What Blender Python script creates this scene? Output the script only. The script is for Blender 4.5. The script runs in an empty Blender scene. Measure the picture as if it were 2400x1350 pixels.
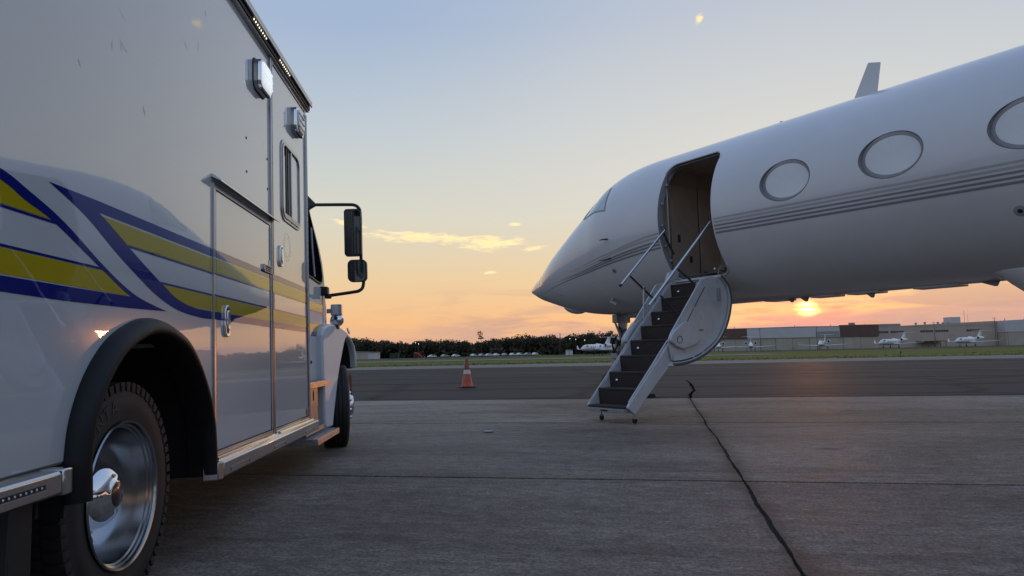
import bpy, bmesh, math, random
import numpy as np
from mathutils import Vector, Matrix, Quaternion
R = math.radians
rnd = random.Random(7)
sc = bpy.context.scene
COL = sc.collection

# ------------------------------------------------------------------ camera
CAM_H = 0.85
pit, rol = R(5.32), R(1.25)
fwd = Vector((0, math.cos(pit), math.sin(pit)))
up0 = Vector((0, -math.sin(pit), math.cos(pit)))
rgt = Vector((1, 0, 0)) * math.cos(rol) - up0 * math.sin(rol)
upv = Vector((1, 0, 0)) * math.sin(rol) + up0 * math.cos(rol)
cd = bpy.data.cameras.new('camera')
cam = bpy.data.objects.new('camera', cd)
COL.objects.link(cam)
cam.matrix_world = Matrix(((rgt.x, upv.x, -fwd.x, 0), (rgt.y, upv.y, -fwd.y, 0),
                           (rgt.z, upv.z, -fwd.z, CAM_H), (0, 0, 0, 1)))
cd.sensor_fit = 'HORIZONTAL'; cd.sensor_width = 36.0; cd.lens = 36.0 * 1664 / 2400
cd.clip_start = 0.05; cd.clip_end = 6000
sc.camera = cam

# ------------------------------------------------------------------ world: low sun, thin cloud
SUN_AZ, SUN_EL = R(22.6), R(2.94)          # azimuth clockwise from +Y
world = bpy.data.worlds.new('World'); sc.world = world; world.use_nodes = True
nt = world.node_tree; N = nt.nodes; L = nt.links; N.clear()

def node(t, **kw):
    n = N.new(t)
    for k_, v_ in kw.items(): setattr(n, k_, v_)
    return n
def put(sock, v):
    if isinstance(v, bpy.types.NodeSocket): L.new(v, sock)
    else: sock.default_value = v
def M(op, a, b=0.0, c=0.0, clamp=False):
    n = node('ShaderNodeMath', operation=op, use_clamp=clamp)
    put(n.inputs[0], a); put(n.inputs[1], b)
    if len(n.inputs) > 2: put(n.inputs[2], c)
    return n.outputs[0]
def MIX(f, a, b, mode='MIX'):
    n = node('ShaderNodeMix', data_type='RGBA', blend_type=mode)
    put(n.inputs[0], f)
    for i_, v_ in ((6, a), (7, b)):
        if isinstance(v_, tuple): v_ = tuple(v_) + (1,) if len(v_) == 3 else v_
        put(n.inputs[i_], v_)
    return n.outputs[2]
def SMOOTH(v, lo, hi):
    n = node('ShaderNodeMapRange', interpolation_type='SMOOTHSTEP')
    put(n.inputs[0], v); n.inputs[1].default_value = lo; n.inputs[2].default_value = hi
    return n.outputs[0]
def RAMP(v, stops):
    n = node('ShaderNodeValToRGB'); put(n.inputs[0], v); cr = n.color_ramp
    while len(cr.elements) < len(stops): cr.elements.new(0.5)
    for e, (p_, c_) in zip(cr.elements, stops):
        e.position = p_; e.color = tuple(c_) + (1,) if len(c_) == 3 else c_
    return n.outputs[0]

tc = node('ShaderNodeTexCoord')
sep = node('ShaderNodeSeparateXYZ'); L.new(tc.outputs['Generated'], sep.inputs[0])
dx, dy, dz = sep.outputs
DEG = 180 / math.pi
el = M('MULTIPLY', M('ARCSINE', M('MINIMUM', M('MAXIMUM', dz, -1.0), 1.0)), DEG)
az = M('MULTIPLY', M('ARCTAN2', dx, dy), DEG)
daz = M('SUBTRACT', az, SUN_AZ * DEG)
del_ = M('SUBTRACT', el, SUN_EL * DEG)
cosang = M('ADD', M('ADD', M('MULTIPLY', dx, math.sin(SUN_AZ) * math.cos(SUN_EL)),
                    M('MULTIPLY', dy, math.cos(SUN_AZ) * math.cos(SUN_EL))), M('MULTIPLY', dz, math.sin(SUN_EL)))
ang = M('MULTIPLY', M('ARCCOSINE', M('MINIMUM', M('MAXIMUM', cosang, -1.0), 1.0)), DEG)

sky = node('ShaderNodeTexSky', sky_type='NISHITA', sun_disc=False, sun_elevation=SUN_EL,
           sun_rotation=SUN_AZ, altitude=20.0, air_density=1.0, dust_density=2.0, ozone_density=1.5)
# evening haze: whitish blue overhead, cream, then apricot at the skyline; the same all the way round
eln = M('DIVIDE', M('MAXIMUM', el, 0.0), 90.0)
haze_col = RAMP(eln, [(0.0, (0.64, 0.38, 0.26)), (0.030, (0.79, 0.45, 0.22)), (0.067, (0.72, 0.53, 0.31)),
                      (0.122, (0.60, 0.58, 0.48)), (0.194, (0.46, 0.52, 0.56)), (0.284, (0.32, 0.41, 0.56)),
                      (0.50, (0.28, 0.38, 0.58)), (1.0, (0.20, 0.30, 0.50))])
cool_col = RAMP(eln, [(0.0, (0.29, 0.31, 0.39)), (0.06, (0.37, 0.39, 0.46)), (0.14, (0.40, 0.45, 0.54)), (0.27, (0.34, 0.43, 0.58)),
                      (0.50, (0.27, 0.38, 0.60)), (1.0, (0.20, 0.31, 0.54))])
hz = MIX(SMOOTH(ang, 34.0, 95.0), haze_col, cool_col)
# whiter where the veil of haze is lit from behind
pale = M('MULTIPLY', M('MULTIPLY', SMOOTH(ang, 42.0, 12.0), SMOOTH(el, 6.0, 15.0)), 0.55)
hz = MIX(pale, hz, (0.64, 0.61, 0.56))
base = MIX(0.94, MIX(1.0, sky.outputs[0], (0.10, 0.10, 0.10), 'MULTIPLY'), hz)

# thin clouds: stretched noise over azimuth and elevation
cv = node('ShaderNodeCombineXYZ')
put(cv.inputs[0], M('MULTIPLY', az, 0.10)); put(cv.inputs[1], M('MULTIPLY', el, 0.62)); cv.inputs[2].default_value = 3.1
def NOISE(vec, scale, detail=6, rough=0.55, dist=0.0):
    n = node('ShaderNodeTexNoise'); L.new(vec, n.inputs['Vector'])
    n.inputs['Scale'].default_value = scale; n.inputs['Detail'].default_value = detail
    n.inputs['Roughness'].default_value = rough; n.inputs['Distortion'].default_value = dist
    return n.outputs[0]
n_big = NOISE(cv.outputs[0], 1.0, 7, 0.58, 0.6)
cv2 = node('ShaderNodeCombineXYZ')
put(cv2.inputs[0], M('MULTIPLY', az, 0.60)); put(cv2.inputs[1], M('MULTIPLY', el, 2.6)); cv2.inputs[2].default_value = 0.7
n_fine = NOISE(cv2.outputs[0], 1.0, 8, 0.62, 0.8)
# grey-mauve bank low on the skyline below and beside the sun
bank = M('MULTIPLY', SMOOTH(n_big, 0.44, 0.60), M('MULTIPLY', SMOOTH(el, 6.5, 2.0), SMOOTH(ang, 42.0, 18.0)))
base = MIX(M('MULTIPLY', bank, 0.75), base, (0.47, 0.29, 0.26))
lowband = M('MULTIPLY', SMOOTH(M('ADD', M('SUBTRACT', el, M('MULTIPLY', daz, 0.075)), M('MULTIPLY', n_big, 1.5)), 3.05, 2.65), SMOOTH(ang, 34.0, 16.0))
base = MIX(M('MULTIPLY', lowband, 0.8), base, (0.56, 0.33, 0.27))
# sunlit wisps
def wisp(a0, e0, sa, se, tilt=0.0):
    u_ = M('DIVIDE', M('SUBTRACT', az, a0), sa)
    v_ = M('DIVIDE', M('SUBTRACT', M('SUBTRACT', el, e0), M('MULTIPLY', M('SUBTRACT', az, a0), tilt)), se)
    return M('EXPONENT', M('MULTIPLY', M('ADD', M('MULTIPLY', u_, u_), M('MULTIPLY', v_, v_)), -1.0))
wm = None
for w_ in [(-7.0, 9.45, 6.5, 0.62, -0.05), (-1.8, 9.0, 3.6, 0.85, -0.03), (2.0, 8.5, 1.6, 0.28, 0.12), (0.45, 10.45, 0.8, 0.22, 0.0),
           (-1.9, 6.55, 0.9, 0.20, 0.15), (15.8, 24.9, 0.45, 0.4, 0.4), (-13.0, 10.5, 1.6, 0.3, -0.2)]:
    g_ = wisp(*w_); wm = g_ if wm is None else M('MAXIMUM', wm, g_)
wmask = SMOOTH(M('ADD', M('MULTIPLY', wm, 0.60), M('MULTIPLY', n_fine, 1.1)), 0.82, 1.22)
wmask = M('MULTIPLY', wmask, SMOOTH(wm, 0.05, 0.5))
base = MIX(M('MULTIPLY', wmask, 0.95), base, (1.0, 0.78, 0.40))
# faint streaks of cloud everywhere low down
streak = M('MULTIPLY', SMOOTH(n_fine, 0.50, 0.72), SMOOTH(el, 7.0, 2.0))
base = MIX(M('MULTIPLY', streak, 0.40), base, (0.80, 0.40, 0.22))
# the sun itself, veiled: small core, wide orange glow
el2 = M('DIVIDE', del_, 0.33); az2 = M('DIVIDE', daz, 0.46)
r2 = M('ADD', M('MULTIPLY', el2, el2), M('MULTIPLY', az2, az2))
cv3 = node('ShaderNodeCombineXYZ')
put(cv3.inputs[0], M('MULTIPLY', az, 0.40)); put(cv3.inputs[1], M('MULTIPLY', el, 4.2)); cv3.inputs[2].default_value = 5.2
n_sun = NOISE(cv3.outputs[0], 1.0, 4, 0.55, 0.5)
ripple = M('MULTIPLY', M('SUBTRACT', n_sun, 0.47), 9.0)
# thin dark bars of cloud around the sun
bars = M('MULTIPLY', SMOOTH(n_sun, 0.52, 0.66), SMOOTH(ang, 9.0, 1.5))
base = MIX(M('MULTIPLY', bars, 0.5), base, (0.58, 0.30, 0.14))
core = M('EXPONENT', M('MULTIPLY', M('MAXIMUM', M('ADD', r2, ripple), 0.0), -1.0))
glow = M('EXPONENT', M('MULTIPLY', M('ADD', M('POWER', M('DIVIDE', daz, 4.2), 2.0), M('POWER', M('DIVIDE', del_, 1.5), 2.0)), -1.0))
def ADDC(a, f, c):
    m_ = MIX(1.0, c, f, 'MULTIPLY'); return MIX(1.0, a, m_, 'ADD')
base = ADDC(base, glow, (0.30, 0.0, -0.06))
base = ADDC(base, core, (12.0, 5.6, 0.7))
# below the skyline: dim ground tone (never seen, the ground sheet covers it)
base = MIX(SMOOTH(el, -0.2, -3.0), base, (0.10, 0.08, 0.07))
bg = node('ShaderNodeBackground'); put(bg.inputs[0], base); bg.inputs[1].default_value = 1.0
wo = node('ShaderNodeOutputWorld'); L.new(bg.outputs[0], wo.inputs[0])

# ------------------------------------------------------------------ sun lamp (veiled, orange)
sl = bpy.data.lights.new('sun', 'SUN'); sl.energy = 0.12; sl.angle = R(2.4); sl.color = (1.0, 0.34, 0.08)
so = bpy.data.objects.new('sun', sl); COL.objects.link(so)
sd = Vector((math.sin(SUN_AZ) * math.cos(SUN_EL), math.cos(SUN_AZ) * math.cos(SUN_EL), math.sin(SUN_EL)))
so.rotation_euler = sd.to_track_quat('Z', 'Y').to_euler()

sc.view_settings.view_transform = 'Standard'
sc.view_settings.look = 'None'
sc.view_settings.exposure = 0.28
sc.view_settings.gamma = 1.0
sc.cycles.use_denoising = True
sc.cycles.max_bounces = 8; sc.cycles.transparent_max_bounces = 8
sc.cycles.caustics_reflective = False; sc.cycles.caustics_refractive = False
sc.cycles.sample_clamp_indirect = 6.0

# ------------------------------------------------------------------ helpers
def mat(name, col, rough=0.5, metal=0.0, coat=0.0, nscale=0.0, namt=0.0, bump=0.0, bscale=40.0, spec=0.5,
        emit=None, estr=0.0, rvar=0.0, col2=None, coatr=0.03, cior=1.5):
    m = bpy.data.materials.new(name); m.use_nodes = True
    t = m.node_tree; b = t.nodes['Principled BSDF']
    b.inputs['Base Color'].default_value = tuple(col) + (1,)
    b.inputs['Roughness'].default_value = rough; b.inputs['Metallic'].default_value = metal
    b.inputs['Coat Weight'].default_value = coat; b.inputs['Coat Roughness'].default_value = coatr
    b.inputs['Specular IOR Level'].default_value = spec
    b.inputs['Coat IOR'].default_value = cior
    tcn = t.nodes.new('ShaderNodeTexCoord')
    if nscale:
        nz = t.nodes.new('ShaderNodeTexNoise'); nz.inputs['Scale'].default_value = nscale
        nz.inputs['Detail'].default_value = 6; nz.inputs['Roughness'].default_value = 0.6
        t.links.new(tcn.outputs['Object'], nz.inputs['Vector'])
        cr = t.nodes.new('ShaderNodeValToRGB')
        cr.color_ramp.elements[0].position = 0.3; cr.color_ramp.elements[1].position = 0.7
        c2 = col2 or tuple(c * (1 - namt) for c in col)
        cr.color_ramp.elements[0].color = tuple(c2) + (1,)
        cr.color_ramp.elements[1].color = tuple(min(1, c * (1 + namt * 0.5)) for c in col) + (1,)
        t.links.new(nz.outputs[0], cr.inputs[0]); t.links.new(cr.outputs[0], b.inputs['Base Color'])
        if rvar:
            mr = t.nodes.new('ShaderNodeMapRange'); mr.inputs[3].default_value = max(0.02, rough - rvar); mr.inputs[4].default_value = rough + rvar
            t.links.new(nz.outputs[0], mr.inputs[0]); t.links.new(mr.outputs[0], b.inputs['Roughness'])
    if bump:
        n2 = t.nodes.new('ShaderNodeTexNoise'); n2.inputs['Scale'].default_value = bscale; n2.inputs['Detail'].default_value = 4
        t.links.new(tcn.outputs['Object'], n2.inputs['Vector'])
        bp = t.nodes.new('ShaderNodeBump'); bp.inputs['Strength'].default_value = 1.0; bp.inputs['Distance'].default_value = bump
        t.links.new(n2.outputs[0], bp.inputs['Height']); t.links.new(bp.outputs[0], b.inputs['Normal'])
        t.links.new(bp.outputs[0], b.inputs['Coat Normal'])
    if emit:
        b.inputs['Emission Color'].default_value = tuple(emit) + (1,); b.inputs['Emission Strength'].default_value = estr
    return m

MT = {}
MT['truck_white'] = mat('truck_white', (0.55, 0.56, 0.575), 0.17, spec=0.12, coat=1.0, cior=1.75, bump=0.0005, bscale=2.2, nscale=1.3, namt=0.04, coatr=0.015)
MT['cab_white'] = mat('cab_white', (0.64, 0.66, 0.69), 0.5, spec=0.0, coat=0.45, coatr=0.02, nscale=3, namt=0.05)
MT['stripe_blue'] = mat('stripe_blue', (0.006, 0.014, 0.17), 0.5, spec=0.0, coat=1.0, cior=1.5, bump=0.0005, bscale=2.2, coatr=0.015)
MT['stripe_yellow'] = mat('stripe_yellow', (0.46, 0.34, 0.012), 0.5, spec=0.0, coat=1.0, cior=1.5, bump=0.0005, bscale=2.2, coatr=0.015)
MT['aluminium'] = mat('aluminium', (0.46, 0.46, 0.47), 0.33, metal=1.0, nscale=12, namt=0.12, rvar=0.1)
MT['polished'] = mat('polished', (0.62, 0.62, 0.63), 0.18, metal=1.0, nscale=30, namt=0.06, rvar=0.05)
MT['rim_metal'] = mat('rim_metal', (0.38, 0.39, 0.41), 0.19, metal=1.0, nscale=6, namt=0.25, rvar=0.08)
MT['chrome'] = mat('chrome', (0.80, 0.80, 0.82), 0.05, metal=1.0, nscale=20, namt=0.03)
MT['tread_plate'] = mat('tread_plate', (0.55, 0.55, 0.56), 0.35, metal=1.0, bump=0.004, bscale=70, nscale=40, namt=0.2)
MT['rubber'] = mat('rubber', (0.008, 0.008, 0.009), 0.5, spec=0.3, nscale=18, namt=0.3, rvar=0.1)
MT['tyre'] = mat('tyre', (0.022, 0.020, 0.019), 0.7, nscale=9, namt=0.35)
MT['black_plastic'] = mat('black_plastic', (0.014, 0.014, 0.016), 0.42, nscale=30, namt=0.2)
MT['underbody'] = mat('underbody', (0.012, 0.012, 0.012), 0.8, nscale=8, namt=0.4)
MT['dark_gap'] = mat('dark_gap', (0.01, 0.01, 0.011), 0.6, nscale=10, namt=0.2)
MT['cab_glass'] = mat('cab_glass', (0.008, 0.008, 0.009), 0.35, spec=0.0, nscale=2, namt=0.1)
MT['dark_glass'] = mat('dark_glass', (0.02, 0.022, 0.025), 0.04, spec=0.8, coat=1.0, nscale=2, namt=0.1)
MT['mirror_glass'] = mat('mirror_glass', (0.10, 0.11, 0.12), 0.04, metal=1.0, nscale=2, namt=0.05)
MT['lens_lit'] = mat('lens_lit', (0.8, 0.82, 0.85), 0.2, emit=(0.92, 0.97, 1.0), estr=0.5, nscale=60, namt=0.2, bump=0.003, bscale=90)
MT['lens_off'] = mat('lens_off', (0.62, 0.63, 0.66), 0.15, nscale=60, namt=0.2, coat=1.0, bump=0.003, bscale=90)
MT['clear_plastic'] = mat('clear_plastic', (0.62, 0.66, 0.68), 0.2, coat=0.6, nscale=10, namt=0.1)
MT['led'] = mat('led', (0.9, 0.85, 0.7), 0.2, emit=(1.0, 0.90, 0.66), estr=1.6, nscale=60, namt=0.1)
MT['amber_lit'] = mat('amber_lit', (0.9, 0.35, 0.03), 0.2, emit=(1.0, 0.20, 0.012), estr=6.0, nscale=60, namt=0.1)
MT['red_reflector'] = mat('red_reflector', (0.45, 0.08, 0.03), 0.2, coat=0.8, nscale=80, namt=0.2)
MT['scuff'] = mat('scuff', (0.44, 0.45, 0.455), 0.5, nscale=30, namt=0.25)
MT['ghost'] = mat('ghost', (0.58, 0.585, 0.57), 0.32, coat=0.7, nscale=30, namt=0.08)

class MB:
    def __init__(s): s.v = []; s.f = []
    def add(s, vs, fs):
        o = len(s.v); s.v += [tuple(v) for v in vs]; s.f += [tuple(i + o for i in f) for f in fs]; return s
    def box(s, a, b):
        x0, y0, z0 = a; x1, y1, z1 = b
        return s.add([(x0, y0, z0), (x1, y0, z0), (x1, y1, z0), (x0, y1, z0), (x0, y0, z1), (x1, y0, z1), (x1, y1, z1), (x0, y1, z1)],
                     [(3, 2, 1, 0), (4, 5, 6, 7), (0, 1, 5, 4), (1, 2, 6, 5), (2, 3, 7, 6), (3, 0, 4, 7)])
    def obox(s, c, ax, ay, az_):
        c = Vector(c); ax, ay, az_ = Vector(ax), Vector(ay), Vector(az_)
        vs = [c + i * ax + j * ay + k_ * az_ for k_ in (-1, 1) for (i, j) in ((-1, -1), (1, -1), (1, 1), (-1, 1))]
        return s.add(vs, [(3, 2, 1, 0), (4, 5, 6, 7), (0, 1, 5, 4), (1, 2, 6, 5), (2, 3, 7, 6), (3, 0, 4, 7)])
    def prism(s, poly, axis, lo, hi):
        n = len(poly)
        A = sum(poly[i][0] * poly[(i + 1) % n][1] - poly[(i + 1) % n][0] * poly[i][1] for i in range(n))
        if A < 0: poly = poly[::-1]
        def P(p, t):
            return {'x': (t, p[0], p[1]), 'y': (p[0], t, p[1]), 'z': (p[0], p[1], t)}[axis]
        vs = [P(p, lo) for p in poly] + [P(p, hi) for p in poly]
        fs = [tuple(range(n - 1, -1, -1)), tuple(range(n, 2 * n))] + [(i, (i + 1) % n, n + (i + 1) % n, n + i) for i in range(n)]
        if axis == 'y': fs = [f[::-1] for f in fs]
        return s.add(vs, fs)
    def ring(s, outer, inner, axis, lo, hi):
        n = len(outer)
        def P(p, t):
            return {'x': (t, p[0], p[1]), 'y': (p[0], t, p[1]), 'z': (p[0], p[1], t)}[axis]
        vs = [P(p, lo) for p in outer] + [P(p, hi) for p in outer] + [P(p, lo) for p in inner] + [P(p, hi) for p in inner]
        fs = []
        for i in range(n):
            j = (i + 1) % n
            fs += [(i, j, n + j, n + i), (2 * n + j, 2 * n + i, 3 * n + i, 3 * n + j), (n + i, n + j, 3 * n + j, 3 * n + i), (j, i, 2 * n + i, 2 * n + j)]
        return s.add(vs, fs)
    def tube(s, pts, r, n=10, caps=True):
        pts = [Vector(p) for p in pts]; rs = r if isinstance(r, (list, tuple)) else [r] * len(pts)
        t = [(pts[min(i + 1, len(pts) - 1)] - pts[max(i - 1, 0)]).normalized() for i in range(len(pts))]
        a = t[0].orthogonal().normalized(); vs = []; fs = []
        for i, p in enumerate(pts):
            a = (a - t[i] * a.dot(t[i])).normalized(); b = t[i].cross(a)
            vs += [p + (a * math.cos(2 * math.pi * k_ / n) + b * math.sin(2 * math.pi * k_ / n)) * rs[i] for k_ in range(n)]
        for i in range(len(pts) - 1):
            for k_ in range(n):
                k2 = (k_ + 1) % n; fs.append((i * n + k_, i * n + k2, (i + 1) * n + k2, (i + 1) * n + k_))
        if caps: fs += [tuple(range(n - 1, -1, -1)), tuple(range((len(pts) - 1) * n, len(pts) * n))]
        return s.add(vs, fs)
    def lathe(s, prof, c, axis, n=48, caps=False):
        c = Vector(c); ax = Vector(axis).normalized(); a = ax.orthogonal().normalized(); b = ax.cross(a); vs = []; fs = []
        for (r, h) in prof:
            vs += [c + ax * h + (a * math.cos(2 * math.pi * k_ / n) + b * math.sin(2 * math.pi * k_ / n)) * r for k_ in range(n)]
        for i in range(len(prof) - 1):
            for k_ in range(n):
                k2 = (k_ + 1) % n; fs.append((i * n + k_, i * n + k2, (i + 1) * n + k2, (i + 1) * n + k_))
        if caps: fs += [tuple(range(n - 1, -1, -1)), tuple(range((len(prof) - 1) * n, len(prof) * n))]
        return s.add(vs, fs)
    def loft(s, rings, caps=True, closed=True):
        n = len(rings[0]); vs = [p for r_ in rings for p in r_]; fs = []
        for i in range(len(rings) - 1):
            for k_ in range(n if closed else n - 1):
                k2 = (k_ + 1) % n; fs.append((i * n + k_, i * n + k2, (i + 1) * n + k2, (i + 1) * n + k_))
        if caps: fs += [tuple(range(n - 1, -1, -1)), tuple(range((len(rings) - 1) * n, len(rings) * n))]
        return s.add(vs, fs)
    def mesh(s, name, smooth=35):
        me = bpy.data.meshes.new(name); me.from_pydata(s.v, [], s.f)
        bm = bmesh.new(); bm.from_mesh(me); bmesh.ops.recalc_face_normals(bm, faces=bm.faces); bm.to_mesh(me); bm.free()
        if smooth:
            me.polygons.foreach_set('use_smooth', [True] * len(me.polygons)); me.set_sharp_from_angle(angle=R(smooth))
        return me
    def build(s, name, m, parent=None, bevel=0.0, smooth=35, seg=2):
        me = s.mesh(name, smooth); me.materials.append(MT[m] if isinstance(m, str) else m)
        return link(name, me, parent, bevel, seg)

def link(name, me, parent=None, bevel=0.0, seg=2):
    o = bpy.data.objects.new(name, me); COL.objects.link(o)
    if parent: o.parent = parent
    if bevel:
        b = o.modifiers.new('bevel', 'BEVEL'); b.width = bevel; b.segments = seg; b.limit_method = 'ANGLE'; b.angle_limit = R(40)
        b.harden_normals = False
    return o
def thing(name, label, cat, loc=(0, 0, 0), rot=(0, 0, 0), group=None):
    o = bpy.data.objects.new(name, None); COL.objects.link(o); o.empty_display_size = 0.2
    o.location = loc; o.rotation_euler = rot; o['label'] = label; o['category'] = cat
    if group: o['group'] = group
    return o
def tag(o, label=None, cat=None, group=None, kind=None):
    if label: o['label'] = label
    if cat: o['category'] = cat
    if group: o['group'] = group
    if kind: o['kind'] = kind
    return o
def rr(cx, cy, w, h, r, n=5):
    out = []
    for (sx, sy, a0) in ((1, 1, 0), (-1, 1, 90), (-1, -1, 180), (1, -1, 270)):
        for i in range(n + 1):
            a = R(a0 + 90 * i / n); out.append((cx + sx * (w / 2 - r) + r * math.cos(a), cy + sy * (h / 2 - r) + r * math.sin(a)))
    return out
def clone(o, parent=None):
    c = o.copy(); COL.objects.link(c); c.parent = parent
    for ch in list(o.children): clone(ch, c)
    return c
def text_mesh(txt, size, depth, name='letter'):
    cu = bpy.data.curves.new(name, 'FONT'); cu.body = txt; cu.size = size; cu.extrude = depth; cu.align_x = 'CENTER'; cu.align_y = 'CENTER'
    o = bpy.data.objects.new(name, cu); COL.objects.link(o); bpy.context.view_layer.update()
    me = bpy.data.meshes.new_from_object(o.evaluated_get(bpy.context.evaluated_depsgraph_get()))
    bpy.data.objects.remove(o); return me

# ------------------------------------------------------------------ ground (grid of the apron is turned 11.5 degrees)
GA = R(11.5); GROT = (0, 0, -GA)
def G(u, v, z=0.0):
    return Vector((u * math.cos(GA) + v * math.sin(GA), -u * math.sin(GA) + v * math.cos(GA), z))

def surf_mat(name, builder):
    m = bpy.data.materials.new(name); m.use_nodes = True
    t = m.node_tree; b = t.nodes['Principled BSDF']; builder(t, b); return m
class NT:
    def __init__(s, t): s.t = t; s.tc = t.nodes.new('ShaderNodeTexCoord'); s.o = s.tc.outputs['Object']
    def map(s, scale, rot=(0, 0, 0), loc=(0, 0, 0)):
        n = s.t.nodes.new('ShaderNodeMapping'); n.inputs['Scale'].default_value = scale; n.inputs['Rotation'].default_value = rot; n.inputs['Location'].default_value = loc
        s.t.links.new(s.o, n.inputs['Vector']); return n.outputs[0]
    def noise(s, vec, sc_, d=6, r=0.6, dist=0.0):
        n = s.t.nodes.new('ShaderNodeTexNoise'); s.t.links.new(vec, n.inputs['Vector']); n.inputs['Scale'].default_value = sc_
        n.inputs['Detail'].default_value = d; n.inputs['Roughness'].default_value = r; n.inputs['Distortion'].default_value = dist; return n.outputs[0]
    def vor(s, vec, sc_, feat='DISTANCE_TO_EDGE'):
        n = s.t.nodes.new('ShaderNodeTexVoronoi'); n.feature = feat; s.t.links.new(vec, n.inputs['Vector']); n.inputs['Scale'].default_value = sc_; return n.outputs[0]
    def ramp(s, v, stops):
        n = s.t.nodes.new('ShaderNodeValToRGB'); s.t.links.new(v, n.inputs[0]); cr = n.color_ramp
        while len(cr.elements) < len(stops): cr.elements.new(0.5)
        for e, (p_, c_) in zip(cr.elements, stops):
            e.position = p_; c_ = (c_, c_, c_) if not isinstance(c_, tuple) else c_; e.color = tuple(c_) + (1,)
        return n.outputs[0]
    def mix(s, f, a, b_, mode='MIX'):
        n = s.t.nodes.new('ShaderNodeMix'); n.data_type = 'RGBA'; n.blend_type = mode
        for i_, v_ in ((0, f), (6, a), (7, b_)):
            if isinstance(v_, bpy.types.NodeSocket): s.t.links.new(v_, n.inputs[i_])
            else: n.inputs[i_].default_value = (tuple(v_) + (1,)) if isinstance(v_, tuple) else v_
        return n.outputs[2]
    def math(s, op, a, b_=0.0):
        n = s.t.nodes.new('ShaderNodeMath'); n.operation = op
        for i_, v_ in ((0, a), (1, b_)):
            if isinstance(v_, bpy.types.NodeSocket): s.t.links.new(v_, n.inputs[i_])
            else: n.inputs[i_].default_value = v_
        return n.outputs[0]
    def xyz(s):
        n = s.t.nodes.new('ShaderNodeSeparateXYZ'); s.t.links.new(s.o, n.inputs[0]); return n.outputs
    def bump(s, b, h, dist, st=1.0):
        n = s.t.nodes.new('ShaderNodeBump'); n.inputs['Distance'].default_value = dist; n.inputs['Strength'].default_value = st
        s.t.links.new(h, n.inputs['Height']); s.t.links.new(n.outputs[0], b.inputs['Normal'])

def concrete(t, b):
    q = NT(t); X, Y, Z = q.xyz()
    big = q.noise(q.map((0.30, 0.75, 1)), 1.0, 8, 0.70, 0.7)
    mid = q.noise(q.o, 2.6, 8, 0.7, 0.3)
    streak = q.noise(q.map((1.2, 9.0, 1)), 1.0, 5, 0.6, 0.4)
    grain = q.noise(q.o, 55, 5, 0.8)
    c = q.ramp(big, [(0.28, (0.13, 0.109, 0.092)), (0.5, (0.255, 0.216, 0.186)), (0.72, (0.37, 0.317, 0.273))])
    c = q.mix(0.55, c, q.ramp(mid, [(0.3, (0.45, 0.44, 0.43)), (0.65, (1.1, 1.1, 1.1))]), 'MULTIPLY')
    c = q.mix(0.4, c, q.ramp(streak, [(0.3, (0.6, 0.6, 0.6)), (0.6, (1.1, 1.1, 1.1))]), 'MULTIPLY')
    c = q.mix(0.8, c, q.ramp(grain, [(0.34, (0.25, 0.24, 0.23)), (0.5, (0.95, 0.95, 0.95)), (0.66, (1.8, 1.74, 1.66))]), 'MULTIPLY')
    coarse = q.noise(q.map((9, 16, 1)), 1.0, 5, 0.75)
    c = q.mix(0.7, c, q.ramp(coarse, [(0.34, (0.5, 0.49, 0.48)), (0.52, (1.0, 1.0, 1.0)), (0.68, (1.45, 1.42, 1.38))]), 'MULTIPLY')
    # dirt along the long irregular joint and the edge by the taxiway
    du = q.math('ABSOLUTE', q.math('SUBTRACT', X, 0.51))
    d1 = q.math('ADD', du, q.math('MULTIPLY', q.math('SUBTRACT', mid, 0.5), 0.35))
    c = q.mix(q.ramp(d1, [(0.0, 0.6), (0.10, 0.0)]), c, (0.05, 0.043, 0.037))
    # hairline cracks
    w = q.noise(q.o, 0.9, 4, 0.6); wv = t.nodes.new('ShaderNodeVectorMath'); wv.operation = 'ADD'
    cb = t.nodes.new('ShaderNodeCombineXYZ'); t.links.new(w, cb.inputs[0]); t.links.new(mid, cb.inputs[1])
    t.links.new(q.o, wv.inputs[0]); t.links.new(cb.outputs[0], wv.inputs[1])
    ck = q.vor(wv.outputs[0], 0.33)
    c = q.mix(q.ramp(ck, [(0.0, 0.22), (0.010, 0.0)]), c, (0.03, 0.028, 0.026))
    # oil spots
    sp = q.vor(q.map((0.55, 0.9, 1)), 1.0, 'F1')
    c = q.mix(q.ramp(sp, [(0.03, 0.7), (0.10, 0.0)]), c, (0.03, 0.028, 0.027))
    oi = t.nodes.new('ShaderNodeObjectInfo')
    c = q.mix(1.0, c, q.ramp(oi.outputs['Random'], [(0.0, (0.84, 0.84, 0.84)), (1.0, (1.12, 1.11, 1.10))]), 'MULTIPLY')
    # long worn scrapes and tyre marks
    mk = q.noise(q.map((0.35, 7.0, 1), rot=(0, 0, 0.5)), 1.0, 3, 0.5, 0.3)
    c = q.mix(q.ramp(mk, [(0.62, 0.0), (0.74, 0.35)]), c, (0.05, 0.046, 0.043))
    t.links.new(c, b.inputs['Base Color'])
    rr_ = q.ramp(mid, [(0.3, 0.60), (0.7, 0.82)]); t.links.new(rr_, b.inputs['Roughness'])
    b.inputs['Specular IOR Level'].default_value = 0.18
    q.bump(b, q.math('ADD', q.math('MULTIPLY', grain, 1.0), q.math('MULTIPLY', mid, 0.8)), 0.006)
MT['concrete'] = surf_mat('concrete', concrete)

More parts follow.
